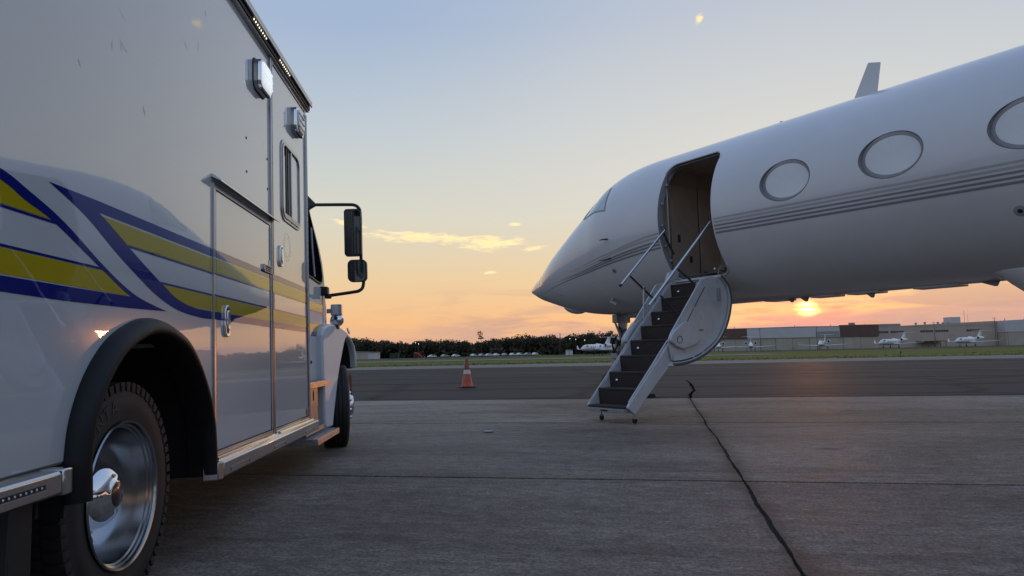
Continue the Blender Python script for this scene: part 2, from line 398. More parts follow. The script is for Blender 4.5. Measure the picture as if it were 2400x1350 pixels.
def asphalt(t, b):
    q = NT(t); X, Y, Z = q.xyz()
    big = q.noise(q.map((0.05, 0.22, 1)), 1.0, 7, 0.65, 0.6)
    st = q.noise(q.map((0.10, 1.5, 1)), 1.0, 6, 0.65, 0.4)
    grain = q.noise(q.o, 40, 4, 0.7)
    c = q.ramp(big, [(0.3, (0.036, 0.033, 0.033)), (0.5, (0.050, 0.046, 0.045)), (0.7, (0.068, 0.062, 0.059))])
    c = q.mix(0.75, c, q.ramp(st, [(0.3, (0.4, 0.4, 0.4)), (0.5, (0.95, 0.95, 0.95)), (0.7, (1.5, 1.45, 1.4))]), 'MULTIPLY')
    c = q.mix(0.6, c, q.ramp(grain, [(0.3, (0.5, 0.5, 0.5)), (0.7, (1.4, 1.4, 1.4))]), 'MULTIPLY')
    # wide soft dark bands along the taxiway, sealed cracks wander across
    wob = q.noise(q.map((0.09, 0.02, 1)), 1.0, 5, 0.6)
    vv = q.math('ADD', Y, q.math('MULTIPLY', wob, 2.2))
    sm = q.math('ABSOLUTE', q.math('SUBTRACT', q.math('FRACT', q.math('DIVIDE', vv, 4.1)), 0.5))
    c = q.mix(q.ramp(sm, [(0.0, 0.75), (0.05, 0.6), (0.13, 0.0)]), c, (0.010, 0.010, 0.010))
    wv = t.nodes.new('ShaderNodeVectorMath'); wv.operation = 'ADD'
    cb = t.nodes.new('ShaderNodeCombineXYZ'); t.links.new(q.math('MULTIPLY', st, 2.0), cb.inputs[0]); t.links.new(q.math('MULTIPLY', big, 3.0), cb.inputs[1])
    t.links.new(q.o, wv.inputs[0]); t.links.new(cb.outputs[0], wv.inputs[1])
    ck = q.vor(wv.outputs[0], 0.11)
    c = q.mix(q.ramp(ck, [(0.0, 0.85), (0.022, 0.0)]), c, (0.011, 0.010, 0.010))
    t.links.new(c, b.inputs['Base Color'])
    t.links.new(q.ramp(st, [(0.3, 0.58), (0.7, 0.80)]), b.inputs['Roughness'])
    b.inputs['Specular IOR Level'].default_value = 0.07
    q.bump(b, q.math('ADD', grain, q.math('MULTIPLY', st, 1.5)), 0.012)
MT['asphalt'] = surf_mat('asphalt', asphalt)

def shoulder(t, b):
    q = NT(t)
    n1 = q.noise(q.map((0.06, 0.5, 1)), 1.0, 6, 0.6); n2 = q.noise(q.o, 9, 5, 0.7)
    c = q.ramp(n1, [(0.3, (0.20, 0.18, 0.16)), (0.7, (0.30, 0.275, 0.245))])
    c = q.mix(0.6, c, q.ramp(n2, [(0.3, (0.6, 0.6, 0.6)), (0.7, (1.2, 1.2, 1.2))]), 'MULTIPLY')
    t.links.new(c, b.inputs['Base Color']); b.inputs['Roughness'].default_value = 0.9; b.inputs['Specular IOR Level'].default_value = 0.1
    q.bump(b, n2, 0.01)
MT['shoulder'] = surf_mat('shoulder', shoulder)

def turf(t, b):
    q = NT(t)
    n1 = q.noise(q.map((0.02, 0.08, 1)), 1.0, 7, 0.65); n2 = q.noise(q.o, 1.4, 6, 0.7)
    c = q.ramp(n1, [(0.3, (0.10, 0.105, 0.026)), (0.5, (0.145, 0.15, 0.036)), (0.72, (0.20, 0.185, 0.060))])
    c = q.mix(0.6, c, q.ramp(n2, [(0.3, (0.55, 0.55, 0.5)), (0.7, (1.25, 1.25, 1.2))]), 'MULTIPLY')
    t.links.new(c, b.inputs['Base Color']); b.inputs['Roughness'].default_value = 0.95
    b.inputs['Specular IOR Level'].default_value = 0.1
    q.bump(b, n2, 0.15)
MT['turf'] = surf_mat('turf', turf)
MT['joint'] = mat('joint', (0.050, 0.040, 0.033), 0.9, nscale=20, namt=0.5)

def sheet(name, u0, u1, v0, v1, z, m, kind='structure'):
    b = MB(); b.add([(u0, v0, z), (u1, v0, z), (u1, v1, z), (u0, v1, z)], [(0, 1, 2, 3)])
    o = b.build(name, m, smooth=0); o.rotation_euler = GROT; return tag(o, kind=kind)
sheet('ground', -2500, 2500, -2500, 3500, -0.060, 'turf')
txw = sheet('taxiway', -400, 500, 13.215, 46.0, -0.012, 'asphalt')
rk = random.Random(4); cl_, cr2 = [], []; x_ = 0.55
for i in range(60):
    v_ = 13.25 + i * 0.13; x_ += rk.uniform(-0.022, 0.030); w_ = 0.015 + 0.03 * rk.random(); cl_.append((x_ - w_, v_, -0.008)); cr2.append((x_ + w_, v_, -0.008))
ck_ = MB(); ck_.loft([[a_, b_] for a_, b_ in zip(cl_, cr2)], caps=False, closed=False)
MT['tar'] = mat('tar', (0.010, 0.009, 0.008), 1.0, nscale=9, namt=0.3, spec=0.0)
ck_.build('sealed_crack', 'tar', txw, smooth=0)
sheet('taxiway_shoulder', -400, 500, 46.0, 58.5, -0.008, 'shoulder')
sheet('far_taxiway', -60, 18, 108.0, 130.0, -0.02, 'shoulder')
sheet('far_ramp', 20, 420, 205.0, 330.0, -0.03, 'asphalt')
sheet('far_parking_ramp', -420, 10, 190.0, 300.0, -0.035, 'asphalt')

apron = MB(); apron.add([(-46, -30, -0.025), (54, -30, -0.025), (54, 13.2, -0.025), (-46, 13.2, -0.025)], [(0, 1, 2, 3)])
apron = apron.build('apron', 'joint', smooth=0); apron.rotation_euler = GROT; tag(apron, kind='structure')
VB = [13.2, 8.75, 4.89, 0.55, -3.8, -8.15, -12.5, -16.85, -21.2]
UB = [-22.3, -14.7, -7.1, 0.51, 8.1, 15.7, 23.3, 30.9, 38.5]
rj = random.Random(3)
NJ = 90
vmin, vmax = VB[-1], VB[0]
jag_c = []; x_ = 0.0
for i in range(NJ * 4 + 1):
    x_ = x_ * 0.86 + rj.uniform(-0.006, 0.006); jag_c.append(x_)
def jag(v):
    t_ = (v - vmin) / (vmax - vmin) * NJ * 4; i = min(int(t_), NJ * 4 - 1); f_ = t_ - i
    return jag_c[i] * (1 - f_) + jag_c[i + 1] * f_
def jwid(v): return 0.005 + 0.006 * (0.5 + 0.5 * math.sin(v * 5.1 + math.sin(v * 2.3) * 2)) + 0.004 * abs(math.sin(v * 17.0))
gap = 0.011
for iv in range(len(VB) - 1):
    for iu in range(len(UB) - 1):
        u0, u1 = UB[iu] + gap, UB[iu + 1] - gap
        v1 = VB[iv] - ((0.030 if iv == 1 else 0.017) if iv else 0.0); v0 = VB[iv + 1] + (0.030 if iv == 0 else 0.017)
        seg = 90
        left = [(u0, v0), (u0, v1)]; right = [(u1, v1), (u1, v0)]
        if UB[iu] == 0.51:
            left = [(0.51 + jag(v0 + (v1 - v0) * i / seg) + jwid(v0 + (v1 - v0) * i / seg), v0 + (v1 - v0) * i / seg) for i in range(seg + 1)]
        if UB[iu + 1] == 0.51:
            right = [(0.51 + jag(v1 + (v0 - v1) * i / seg) - jwid(v1 + (v0 - v1) * i / seg), v1 + (v0 - v1) * i / seg) for i in range(seg + 1)]
        b = MB(); b.prism(left + right, 'z', -0.055, rj.uniform(-0.003, 0.0))
        b.build('slab', 'concrete', apron, smooth=0)

# grass fringe of the field beyond the shoulder
b = MB()
for i in range(3500):
    u = rj.uniform(-60, 75); v = 58.4 + abs(rj.gauss(0, 1)) * 12; h = rj.uniform(0.02, 0.07); a = rj.uniform(0, 6.28)
    d = Vector((math.cos(a), math.sin(a), 0)) * rj.uniform(0.05, 0.22); p = Vector((u, v, -0.06))
    b.add([p - d, p + d, p + Vector((rj.uniform(-.06, .06), rj.uniform(-.06, .06), h))], [(0, 1, 2)])
o = b.build('grass', 'turf', smooth=0); o.rotation_euler = GROT
tag(o, 'mown green grass strip between the taxiway and the far ramp', 'grass', kind='stuff')

# ------------------------------------------------------------------ ambulance truck: local x outwards, y forwards, z up
TH = R(-3.8)
truck_loc = (-1.17 * math.cos(TH), 1.17 * math.sin(TH), 0)
T = thing('ambulance', 'large white ambulance with blue and yellow stripes parked at the left', 'ambulance', truck_loc, (0, R(-1.1), R(3.8)))

ARCH = [(2.205, 0.555), (2.226, 0.664), (2.275, 0.762), (2.345, 0.845), (2.441, 0.918), (2.558, 0.968), (2.688, 0.999), (2.833, 0.995),
        (2.996, 0.950), (3.105, 0.885), (3.195, 0.800), (3.277, 0.690), (3.325, 0.574), (3.345, 0.45), (3.350, 0.40)]
poly = [(1.0, 0.555)] + ARCH + [(5.465, 0.40), (5.465, 2.835), (1.0, 2.835)]
body = MB().prism(poly, 'x', -2.36, 0.0).build('module_body', 'truck_white', T, bevel=0.012)

# painted stripes: heights shared by body, doors and cab
HB = [('stripe_blue', 1.379, 1.342), ('stripe_yellow', 1.338, 1.268), ('stripe_blue', 1.266, 1.258),
      ('stripe_blue', 1.163, 1.155), ('stripe_yellow', 1.153, 1.083), ('stripe_blue', 1.081, 1.044)]
def decal(pts, x, m, parent, name='stripe'):
    b = MB(); n = len(pts); b.add([(x, p[0], p[1]) for p in pts], [tuple(range(n))])
    me = bpy.data.meshes.new(name); me.from_pydata(b.v, [], b.f); me.materials.append(MT[m])
    if me.polygons[0].normal.x < 0: me.flip_normals()
    return link(name, me, parent)
XD = 0.0012
S1 = 3.424
def curve(pts, n=40):
    # Catmull-Rom through points, sampled
    out = []; P = [pts[0]] + pts + [pts[-1]]
    for i in range(1, len(P) - 2):
        for k_ in range(n // (len(pts) - 1) + 2):
            t_ = k_ / (n // (len(pts) - 1) + 2)
            a, b_, c_, d_ = (Vector(p) for p in P[i - 1:i + 3])
            q = 0.5 * ((2 * b_) + (c_ - a) * t_ + (2 * a - 5 * b_ + 4 * c_ - d_) * t_ ** 2 + (3 * b_ - a - 3 * c_ + d_) * t_ ** 3)
            out.append((q.x, q.y))
    return out + [tuple(pts[-1])]
# right-hand swoosh: outer (lower-left) edge and inner edge of the blue outline
outer = curve([(2.097, 1.376), (2.297, 1.316), (2.492, 1.229), (2.651, 1.166), (2.832, 1.103), (3.039, 1.060), (3.278, 1.0445), (S1, 1.044)])
inner = curve([(2.384, 1.340), (2.584, 1.261), (2.720, 1.209), (2.870, 1.155), (2.995, 1.112), (3.178, 1.085), (S1, 1.081)])
decal(outer + inner[::-1] + [(2.384, 1.342), (S1, 1.342), (S1, 1.380), (2.375, 1.380)], XD, 'stripe_blue', body)
def xin(h):
    for (a, b_) in zip(inner, inner[1:]):
        if (a[1] - h) * (b_[1] - h) <= 0 and a[1] != b_[1]:
            return a[0] + (b_[0] - a[0]) * (h - a[1]) / (b_[1] - a[1])
    return inner[0][0]
def between(h0, h1, g=0.004):
    seg = [p for p in inner if h1 < p[1] < h0]
    return [(xin(h0) + g, h0)] + [(p[0] + g, p[1]) for p in seg] + [(xin(h1) + g, h1), (S1, h1), (S1, h0)]
decal(between(1.335, 1.268), XD, 'stripe_yellow', body); decal(between(1.266, 1.258), XD, 'stripe_blue', body)
decal(between(1.163, 1.155), XD, 'stripe_blue', body); decal(between(1.153, 1.0855), XD, 'stripe_yellow', body)
# left-hand swoosh
lo_o = curve([(1.30, 1.432), (1.60, 1.405), (1.882, 1.359), (1.990, 1.332), (2.179, 1.273), (2.435, 1.162), (2.652, 1.090), (2.911, 1.050)])
lo_i = curve([(1.30, 1.402), (1.60, 1.375), (1.883, 1.329), (1.991, 1.297), (2.143, 1.257), (2.421, 1.150), (2.560, 1.098), (2.610, 1.084)])
decal(lo_o + [(2.588, 1.042), (2.186, 1.037), (1.30, 1.042), (1.30, 1.080), (2.184, 1.081)] + lo_i[::-1], XD, 'stripe_blue', body)
def xlo(h):
    for (a, b_) in zip(lo_i, lo_i[1:]):
        if (a[1] - h) * (b_[1] - h) <= 0 and a[1] != b_[1]:
            return a[0] + (b_[0] - a[0]) * (h - a[1]) / (b_[1] - a[1])
    return lo_i[0][0]
def betl(h0, h1, g=0.004):
    seg = [p for p in lo_i if h1 < p[1] < h0]
    return [(1.30, h1), (1.30, h0), (xlo(h0) - g, h0)] + [(p[0] - g, p[1]) for p in seg] + [(xlo(h1) - g, h1)]
decal(betl(1.395, 1.268), XD, 'stripe_yellow', body); decal(betl(1.266, 1.258), XD, 'stripe_blue', body)
decal(betl(1.163, 1.155), XD, 'stripe_blue', body); decal(betl(1.153, 1.0855), XD, 'stripe_yellow', body)

# scuffs and screw heads on the side
b = MB(); rs = random.Random(11)
for i in range(24):
    y, z = rs.uniform(2.0, 4.4), rs.uniform(1.75, 2.65)
    a = rs.uniform(-1.9, -0.7); ln = rs.uniform(0.015, 0.07); w = rs.uniform(0.0006, 0.0016); cu = rs.uniform(-.4, .4)
    pts = []
    for k_ in range(5):
        t_ = k_ / 4; aa = a + cu * t_; pts.append((y + math.cos(aa) * ln * t_, z + math.sin(aa) * ln * t_))
    L_ = [(0.0008, p[0] - w * math.sin(math.pi * (k_ + .3) / 4.6), p[1]) for k_, p in enumerate(pts)]
    R_ = [(0.0008, p[0] + w * math.sin(math.pi * (k_ + .3) / 4.6), p[1] + w) for k_, p in enumerate(pts)]
    b.add(L_ + R_[::-1], [tuple(range(10))])
tag(b.build('scuff_marks', 'scuff', body, smooth=0), kind='stuff')
for (y, z) in [(3.968, 2.089), (3.972, 1.897), (4.389, 2.085), (4.392, 1.897), (3.60, 1.62), (4.385, 1.56)]:
    MB().lathe([(0.0, 0.004), (0.006, 0.003), (0.0085, 0.0)], (0, y, z), (1, 0, 0), 10).build('screw_head', 'dark_gap', body)

# roof rail with light clusters
b = MB()
b.box((-0.02, 1.0, 2.828), (0.052, 5.50, 2.845)); b.box((0.0, 1.0, 2.768), (0.012, 5.50, 2.828)); b.box((0.040, 1.0, 2.806), (0.052, 5.50, 2.828))
b.box((0.012, 1.0, 2.768), (0.026, 5.50, 2.776))
rail = b.build('roof_rail', 'aluminium', T, bevel=0.002)
MB().box((0.0125, 1.0, 2.778), (0.034, 5.49, 2.826)).build('light_channel', 'dark_gap', rail)
led = None
for y0 in (2.285, 2.861, 3.437, 4.013, 4.589):
    for i in range(8):
        y = y0 + 0.252 * i / 7
        if led is None: led = MB().lathe([(0.0, 0.004), (0.0045, 0.003), (0.0065, 0.0)], (0, 0, 0), (1, 0, -0.35), 8).mesh('led'); led.materials.append(MT['led'])
        o = link('led', led, rail); o.location = (0.0345, y, 2.803)

# ---- compartment door
def panel_door(name, y0, y1, z0, z1, x1, parent=T):
    return MB().prism(rr((y0 + y1) / 2, (z0 + z1) / 2, y1 - y0, z1 - z0, 0.008, 2), 'x', -0.004, x1).build(name, 'truck_white', parent, bevel=0.002)
cdoor = panel_door('compartment_door', 3.462, 4.398, 0.432, 1.668, 0.007)
def frame_bars(nm, y0, y1, z0, z1, w, x, parent, wl=None, wr=None):
    wl = wl or w; wr = wr or w
    b = MB()
    b.box((-.002, y0 - wl, z0 - w), (x, y0 - 0.010, z1 + w)); b.box((-.002, y0 - 0.010, z0), (x * 0.55, y0 - 0.002, z1))
    b.box((-.002, y1 + 0.010, z0 - w), (x, y1 + wr, z1 + w)); b.box((-.002, y0 - 0.010, z1 + 0.004), (x, y1 + 0.010, z1 + w)); b.box((-.002, y0 - 0.010, z0 - w), (x * 1.4, y1 + 0.010, z0 - 0.006))
    return b.build(nm, 'aluminium', parent, bevel=0.002)
frame_bars('door_frame', 3.462, 4.398, 0.432, 1.668, 0.034, 0.010, cdoor)
MB().box((-.003, 3.452, 0.424), (0.0035, 4.408, 1.674)).build('seal', 'dark_gap', cdoor)
def hinge(y, z0, z1, parent, x=0.009, r=0.0075):
    b = MB(); n = int((z1 - z0) / 0.052)
    for i in range(n):
        za = z0 + (z1 - z0) * i / n; zb = z0 + (z1 - z0) * (i + 1) / n - 0.004
        b.tube([(x, y, za), (x, y, zb)], r, 8)
    b.box((-0.001, y - 0.006, z0), (x - 0.004, y + 0.024, z1)); b.tube([(x, y, z0), (x, y, z1)], r * 0.7, 6)
    return b.build('hinge', 'aluminium', parent)
hinge(4.412, 0.44, 1.66, cdoor)
b = MB(); b.prism([(0.0, 1.742), (0.006, 1.742), (0.048, 1.712), (0.048, 1.704), (0.004, 1.726), (0.0, 1.726)], 'y', 3.415, 4.505)
hood = b.build('rain_hood', 'polished', cdoor, bevel=0.0015)
for (m, h0, h1) in HB: decal([(3.463, h0), (4.397, h0), (4.397, h1), (3.463, h1)], 0.0083, m, cdoor)
for (m, h0, h1) in HB: decal([(3.429, h0), (3.451, h0), (3.451, h1), (3.429, h1)], 0.0113, m, cdoor)
for (m, h0, h1) in HB: decal([(4.442, h0), (4.484, h0), (4.484, h1), (4.442, h1)], 0.0143, m, cdoor)
def pull_handle(y, z, w, h, parent, x=0.007):
    b = MB(); b.ring(rr(y, z, w, h, w * 0.48, 6), rr(y, z, w * 0.66, h * 0.80, w * 0.32, 6), 'x', x - 0.002, x + 0.014)
    o = b.build('handle', 'chrome', parent, bevel=0.004)
    MB().prism(rr(y, z, w * 0.7, h * 0.84, w * 0.33, 6), 'x', x - 0.001, x + 0.002).build('handle_recess', 'dark_gap', parent) 
    c = MB(); c.prism(rr(y - w * 0.02, z + h * 0.03, w * 0.42, h * 0.62, w * 0.18, 5), 'x', x + 0.004, x + 0.019)
    c.build('handle_paddle', 'chrome', parent, bevel=0.005)
pull_handle(3.592, 1.043, 0.068, 0.158, cdoor)
bp = MB().prism(rr(4.325, 1.391, 0.165, 0.044, 0.004, 2), 'x', 0.0, 0.020).build('maker_plate', 'aluminium', cdoor, bevel=0.001)
rb_ = random.Random(5); b = MB()
for row, (z0, z1) in enumerate(((1.397, 1.407), (1.386, 1.393), (1.375, 1.382))):
    y = 4.262
    while y < 4.39:
        w = rb_.uniform(0.005, 0.016); b.box((0.0195, y, z0), (0.0208, y + w, z1)); y += w + 0.005
b.build('plate_print', 'dark_gap', cdoor, smooth=0)
MB().box((0.0, 4.372, 1.412), (0.010, 4.398, 1.452)).build('small_plate', 'truck_white', cdoor, bevel=0.001)

# ---- narrow entry door with sliding window
MB().box((-.002, 4.440, 0.395), (0.013, 4.486, 2.766)).build('door_post', 'aluminium', T, bevel=0.003)
MB().box((0.0131, 4.459, 0.40), (0.0137, 4.466, 2.76)).build('post_groove', 'dark_gap', T, smooth=0)
edoor = panel_door('entry_door', 4.492, 5.402, 0.432, 2.735, 0.006)
MB().box((-.003, 4.484, 0.424), (0.003, 5.412, 2.745)).build('seal', 'dark_gap', edoor)
b = MB(); b.box((0, 4.486, 0.398), (0.016, 5.44, 0.426)); b.box((0, 4.486, 2.742), (0.012, 5.44, 2.766)); b.box((0, 5.412, 0.398), (0.010, 5.462, 2.766))
b.build('door_frame', 'polished', edoor, bevel=0.002)
hinge(5.424, 0.42, 2.72, edoor, x=0.014, r=0.0085)
yc, zc_ = 4.948, 2.045
out_ = rr(yc, zc_, 0.525, 0.555, 0.085, 6); in_ = rr(yc, zc_, 0.455, 0.485, 0.065, 6)
b = MB(); b.ring(out_, in_, 'x', 0.004, 0.014); b.ring(rr(yc, zc_, 0.485, 0.515, 0.07, 6), in_, 'x', 0.014, 0.019)
wf = b.build('window_frame', 'aluminium', edoor, bevel=0.002)
MB().prism(in_, 'x', 0.0045, 0.0070).build('window_pane', 'dark_glass', edoor)
def subpoly(y0, y1, rad=0.0): 
    return [(p[0] if y0 <= p[0] <= y1 else (y0 if p[0] < y0 else y1), p[1]) for p in in_]
MB().prism([(4.955, 1.81), (5.165, 1.815), (5.170, 1.86), (5.170, 2.22), (5.155, 2.27), (4.955, 2.28)], 'x', 0.0072, 0.0085).build('pale_pane', 'clear_plastic', edoor)  # pale panel laid over the right pane
MB().box((0.0072, 4.728, 1.83), (0.0085, 4.800, 2.22)).build('pale_pane', 'clear_plastic', edoor)  # light reflection on the left pane, put in as a pale panel
b = MB(); b.box((0.007, 4.932, 1.805), (0.018, 4.952, 2.285)); b.build('window_mullion', 'aluminium', edoor, bevel=0.002)
b = MB(); b.box((0.007, 4.812, 1.805), (0.014, 4.826, 2.285)); b.box((0.007, 4.86, 1.805), (0.014, 4.868, 2.285)); b.build('sliding_track', 'black_plastic', edoor)
MB().box((0.007, 4.74, 1.803), (0.017, 5.14, 1.822)).build('window_sill', 'aluminium', edoor, bevel=0.002)
for y in (4.80, 4.93, 5.08):
    MB().lathe([(0, 0.003), (0.005, 0.002), (0.006, 0)], (0.0142, y, 1.785), (1, 0, 0), 8).build('screw_head', 'dark_gap', edoor)
pull_handle(4.648, 1.515, 0.068, 0.142, edoor, x=0.006)
for (r0, r1) in ((0.098, 0.090), (0.070, 0.064)):
    n = 28
    oo = [(4.835 + r0 * math.cos(2 * math.pi * i / n), 1.60 + r0 * math.sin(2 * math.pi * i / n)) for i in range(n)]
    ii = [(4.835 + r1 * math.cos(2 * math.pi * i / n), 1.60 + r1 * math.sin(2 * math.pi * i / n)) for i in range(n)]
    MB().ring(oo, ii, 'x', 0.0058, 0.0064).build('removed_decal_trace', 'ghost', edoor, smooth=0)
for (m, h0, h1) in HB: decal([(4.493, h0), (5.401, h0), (5.401, h1), (4.493, h1)], 0.0073, m, edoor)
MB().box((0.0, 5.345, 0.438), (0.012, 5.398, 0.488)).build('side_reflector', 'red_reflector', edoor, bevel=0.002)

# ---- rub rails
b = MB(); b.prism([(0.0, 0.318), (0.062, 0.318), (0.070, 0.326), (0.070, 0.384), (0.062, 0.391), (0.0, 0.402)], 'y', 3.375, 5.475)
fr = b.build('rub_rail', 'polished', T, bevel=0.002)
b = MB()
for i in range(24): b.tube([(0.070, 3.36 - 0.03 * 0, 0.32), (0.070, 3.36, 0.385)], 0.001, 3)
MB().prism([(0.0, 3.376), (0.055, 3.376), (0.069, 3.372), (0.072, 3.345), (0.062, 3.318), (0.0, 3.30)], 'z', 0.316, 0.392).build('rail_end_cap', 'aluminium', fr, bevel=0.004)
for (y0, y1) in ((3.46, 3.76), (4.22, 4.48), (5.02, 5.28)):
    s_ = MB(); s_.box((0.0705, y0, 0.350), (0.0712, y1, 0.3535)); s_.box((0.0705, y0, 0.336), (0.0712, y0 + .004, 0.3535))
    s_.build('rail_slot', 'chrome', fr, smooth=0)
    for yy in (y0 + 0.01, y1 - 0.01): MB().lathe([(0, .003), (.005, .002), (.006, 0)], (0.070, yy, 0.342), (1, 0, 0), 8).build('rivet', 'dark_gap', fr)
MB().tube([(0.030, 3.40, 0.399), (0.036, 3.9, 0.402), (0.030, 4.38, 0.399)], 0.009, 8).build('rail_bead', 'polished', fr)
MB().tube([(0.030, 4.50, 0.399), (0.036, 4.9, 0.402), (0.030, 5.44, 0.399)], 0.009, 8).build('rail_bead', 'polished', fr)
b = MB(); b.prism([(0.0, 0.492), (0.062, 0.492), (0.070, 0.499), (0.070, 0.549), (0.062, 0.556), (0.0, 0.560)], 'y', 1.0, 2.062)
rrl = b.build('rub_rail', 'polished', T, bevel=0.002)
MB().prism([(0.0, 2.068), (0.072, 2.068), (0.074, 2.105), (0.066, 2.118), (0.0, 2.124)], 'z', 0.489, 0.561).build('rail_end_cap', 'polished', rrl, bevel=0.005)
MB().box((0.0702, 1.35, 0.520), (0.0712, 1.985, 0.533)).build('light_strip', 'dark_gap', rrl, smooth=0)
for i in range(28): 
    if 'bulb_me' not in globals(): bulb_me = MB().lathe([(0, .0025), (.003, .0015), (.004, 0)], (0, 0, 0), (1, 0, 0), 6).mesh('bulb'); bulb_me.materials.append(MT['lens_off'])
    o = link('bulb', bulb_me, rrl); o.location = (0.0712, 1.36 + 0.0225 * i, 0.5265)
MB().box((0.0702, 1.35, 0.5170), (0.0715, 1.985, 0.5188)).build('rail_slot', 'chrome', rrl, smooth=0)

# ---- wheel arch flare and liner
def offset_poly(pts, d):
    out = []
    for i, p in enumerate(pts):
        a = Vector(pts[max(i - 1, 0)]); c = Vector(pts[min(i + 1, len(pts) - 1)]); t_ = (c - a).normalized()
        out.append((p[0] + t_.y * d, p[1] - t_.x * d))
    return out
arch = [(2.210, 0.44)] + curve(ARCH, 60) + [(3.352, 0.345)]
prof = [(0.0, -0.012), (0.014, -0.012), (0.034, -0.004), (0.052, 0.010), (0.060, 0.028), (0.058, 0.042), (0.050, 0.048), (0.0, 0.050), (-0.06, 0.052)]
rings = [[(x, p[0], p[1]) for p in offset_poly(arch, d)] for (x, d) in prof]
b = MB(); b.loft(rings, caps=False, closed=False)
b.build('wheel_arch_flare', 'rubber', T, smooth=60)
lin = offset_poly([(2.206, 0.40)] + curve(ARCH, 40) + [(3.352, 0.33)], 0.004)
b = MB(); b.loft([[(x, p[0], p[1]) for p in lin] for x in (-0.004, -0.80)], caps=False, closed=False)
n = len(lin); b.add([(-0.80, p[0], p[1]) for p in lin], [tuple(range(n))])
b.build('wheel_well', 'underbody', T, smooth=60)

# ---- wheels
def tyre_mesh(r=0.392, w=0.235, ri=0.243, lugs=58):
    b = MB(); h = w / 2
    prof = [(ri, -h * 0.80), (ri + .012, -h * 0.97), (ri + .05, -h * 1.02), (r - .045, -h * 0.99), (r - .014, -h * 0.90), (r - .010, -h * 0.80), (r - .010, h * 0.80),
            (r - .014, h * 0.90), (r - .045, h * 0.99), (r - .060, h * 1.0), (r - .062, h * 1.012), (ri + .062, h * 1.022), (ri + .05, h * 1.02), (ri + .012, h * 0.97), (ri, h * 0.80)]
    b.lathe(prof, (0, 0, 0), (1, 0, 0), 72)
    for i in range(lugs):
        for (x0, x1, off) in ((0.50 * h, 0.99 * h, 0), (0.06 * h, 0.42 * h, .5), (-0.42 * h, -0.06 * h, 0), (-0.99 * h, -0.50 * h, .5)):
            a = 2 * math.pi * (i + off) / lugs; c = Vector((0, math.cos(a), math.sin(a))); t_ = Vector((0, -math.sin(a), math.cos(a)))
            wid = 2 * math.pi * r / lugs * 0.34
            b.obox(c * (r - 0.010) + Vector(((x0 + x1) / 2, 0, 0)), Vector(((x1 - x0) / 2, 0, 0)), t_ * wid, c * 0.008)
            if x1 > .9 * h: b.obox(c * (r - 0.022) + Vector((h * 0.945, 0, 0)), Vector((0.006, 0, 0)), t_ * wid * .8, c * 0.012)
    return b.mesh('tyre', 40)
tyre_me = tyre_mesh(); tyre_me.materials.append(MT['tyre'])
def rib_tyre(r=0.392, w=0.235, ri=0.243):
    b = MB(); h = w / 2; pr = [(ri, -h * .8), (ri + .012, -h * .97), (ri + .05, -h * 1.02), (r - .045, -h * .99), (r - .012, -h * .90), (r, -h * .78)]
    for k_ in range(5):
        a, c = -h * .78 + k_ * h * 1.56 / 5, -h * .78 + (k_ + 1) * h * 1.56 / 5
        pr += [(r, c - .012)] + ([(r - .010, c - .009), (r - .010, c - .002), (r, c)] if k_ < 4 else [(r, h * .78)])
    pr += [(r - .012, h * .90), (r - .045, h * .99), (ri + .05, h * 1.02), (ri + .012, h * .97), (ri, h * .8)]
    b.lathe(pr, (0, 0, 0), (1, 0, 0), 72); me = b.mesh('tyre', 40); me.materials.append(MT['tyre']); return me
rib_me = rib_tyre()
WZ = 0.392; WY = 2.63; WX = -0.145
b = MB()
b.lathe([(0.240, -0.10), (0.243, 0.100), (0.252, 0.113), (0.256, 0.121), (0.253, 0.126), (0.247, 0.124), (0.243, 0.117), (0.243, 0.110), (0.236, 0.106), (0.2355, 0.098), (0.229, 0.094), (0.226, 0.055), (0.219, 0.020),
         (0.206, -0.010), (0.175, -0.035), (0.128, -0.042)], (0, 0, 0), (1, 0, 0), 72)
rim_me = b.mesh('rim', 30); rim_me.materials.append(MT['rim_metal'])
b = MB(); b.lathe([(0.128, -0.045), (0.122, 0.000), (0.118, 0.028), (0.108, 0.052), (0.090, 0.072), (0.066, 0.086), (0.048, 0.091), (0.046, 0.094), (0.041, 0.094)], (0, 0, 0), (1, 0, 0), 60)
hub_me = b.mesh('hub_cap', 60); hub_me.materials.append(MT['chrome'])
b = MB(); b.lathe([(0.0415, 0.093), (0.036, 0.0965), (0.0, 0.098)], (0, 0, 0), (1, 0, 0), 40); cap_me = b.mesh('centre_cap', 60)
MT['cap_red'] = mat('cap_red', (0.030, 0.008, 0.008), 0.3, coat=1.0, nscale=60, namt=0.3)
cap_me.materials.append(MT['cap_red'])
def rear_wheel(y, x):
    t_ = link('wheel_tyre', tyre_me, T); t_.location = (x, y, WZ); t_.rotation_euler = (R(11), 0, 0)
    r_ = link('rim', rim_me, t_); h_ = link('hub_cap', hub_me, t_); link('centre_cap', cap_me, t_)
    for i in range(5):
        a = 2 * math.pi * i / 5 + 2.2
        hole = MB().lathe([(0.0, 0.0), (0.020, 0.0), (0.022, 0.002)], (-0.016, 0.165 * math.cos(a), 0.165 * math.sin(a)), (1, -0.25 * math.cos(a), -0.25 * math.sin(a)), 16)
        hole.build('hand_hole', 'dark_gap', t_)
    return t_
w1 = rear_wheel(WY, WX)
MT['letter'] = mat('letter', (0.045, 0.040, 0.037), 0.6, nscale=20, namt=0.2)
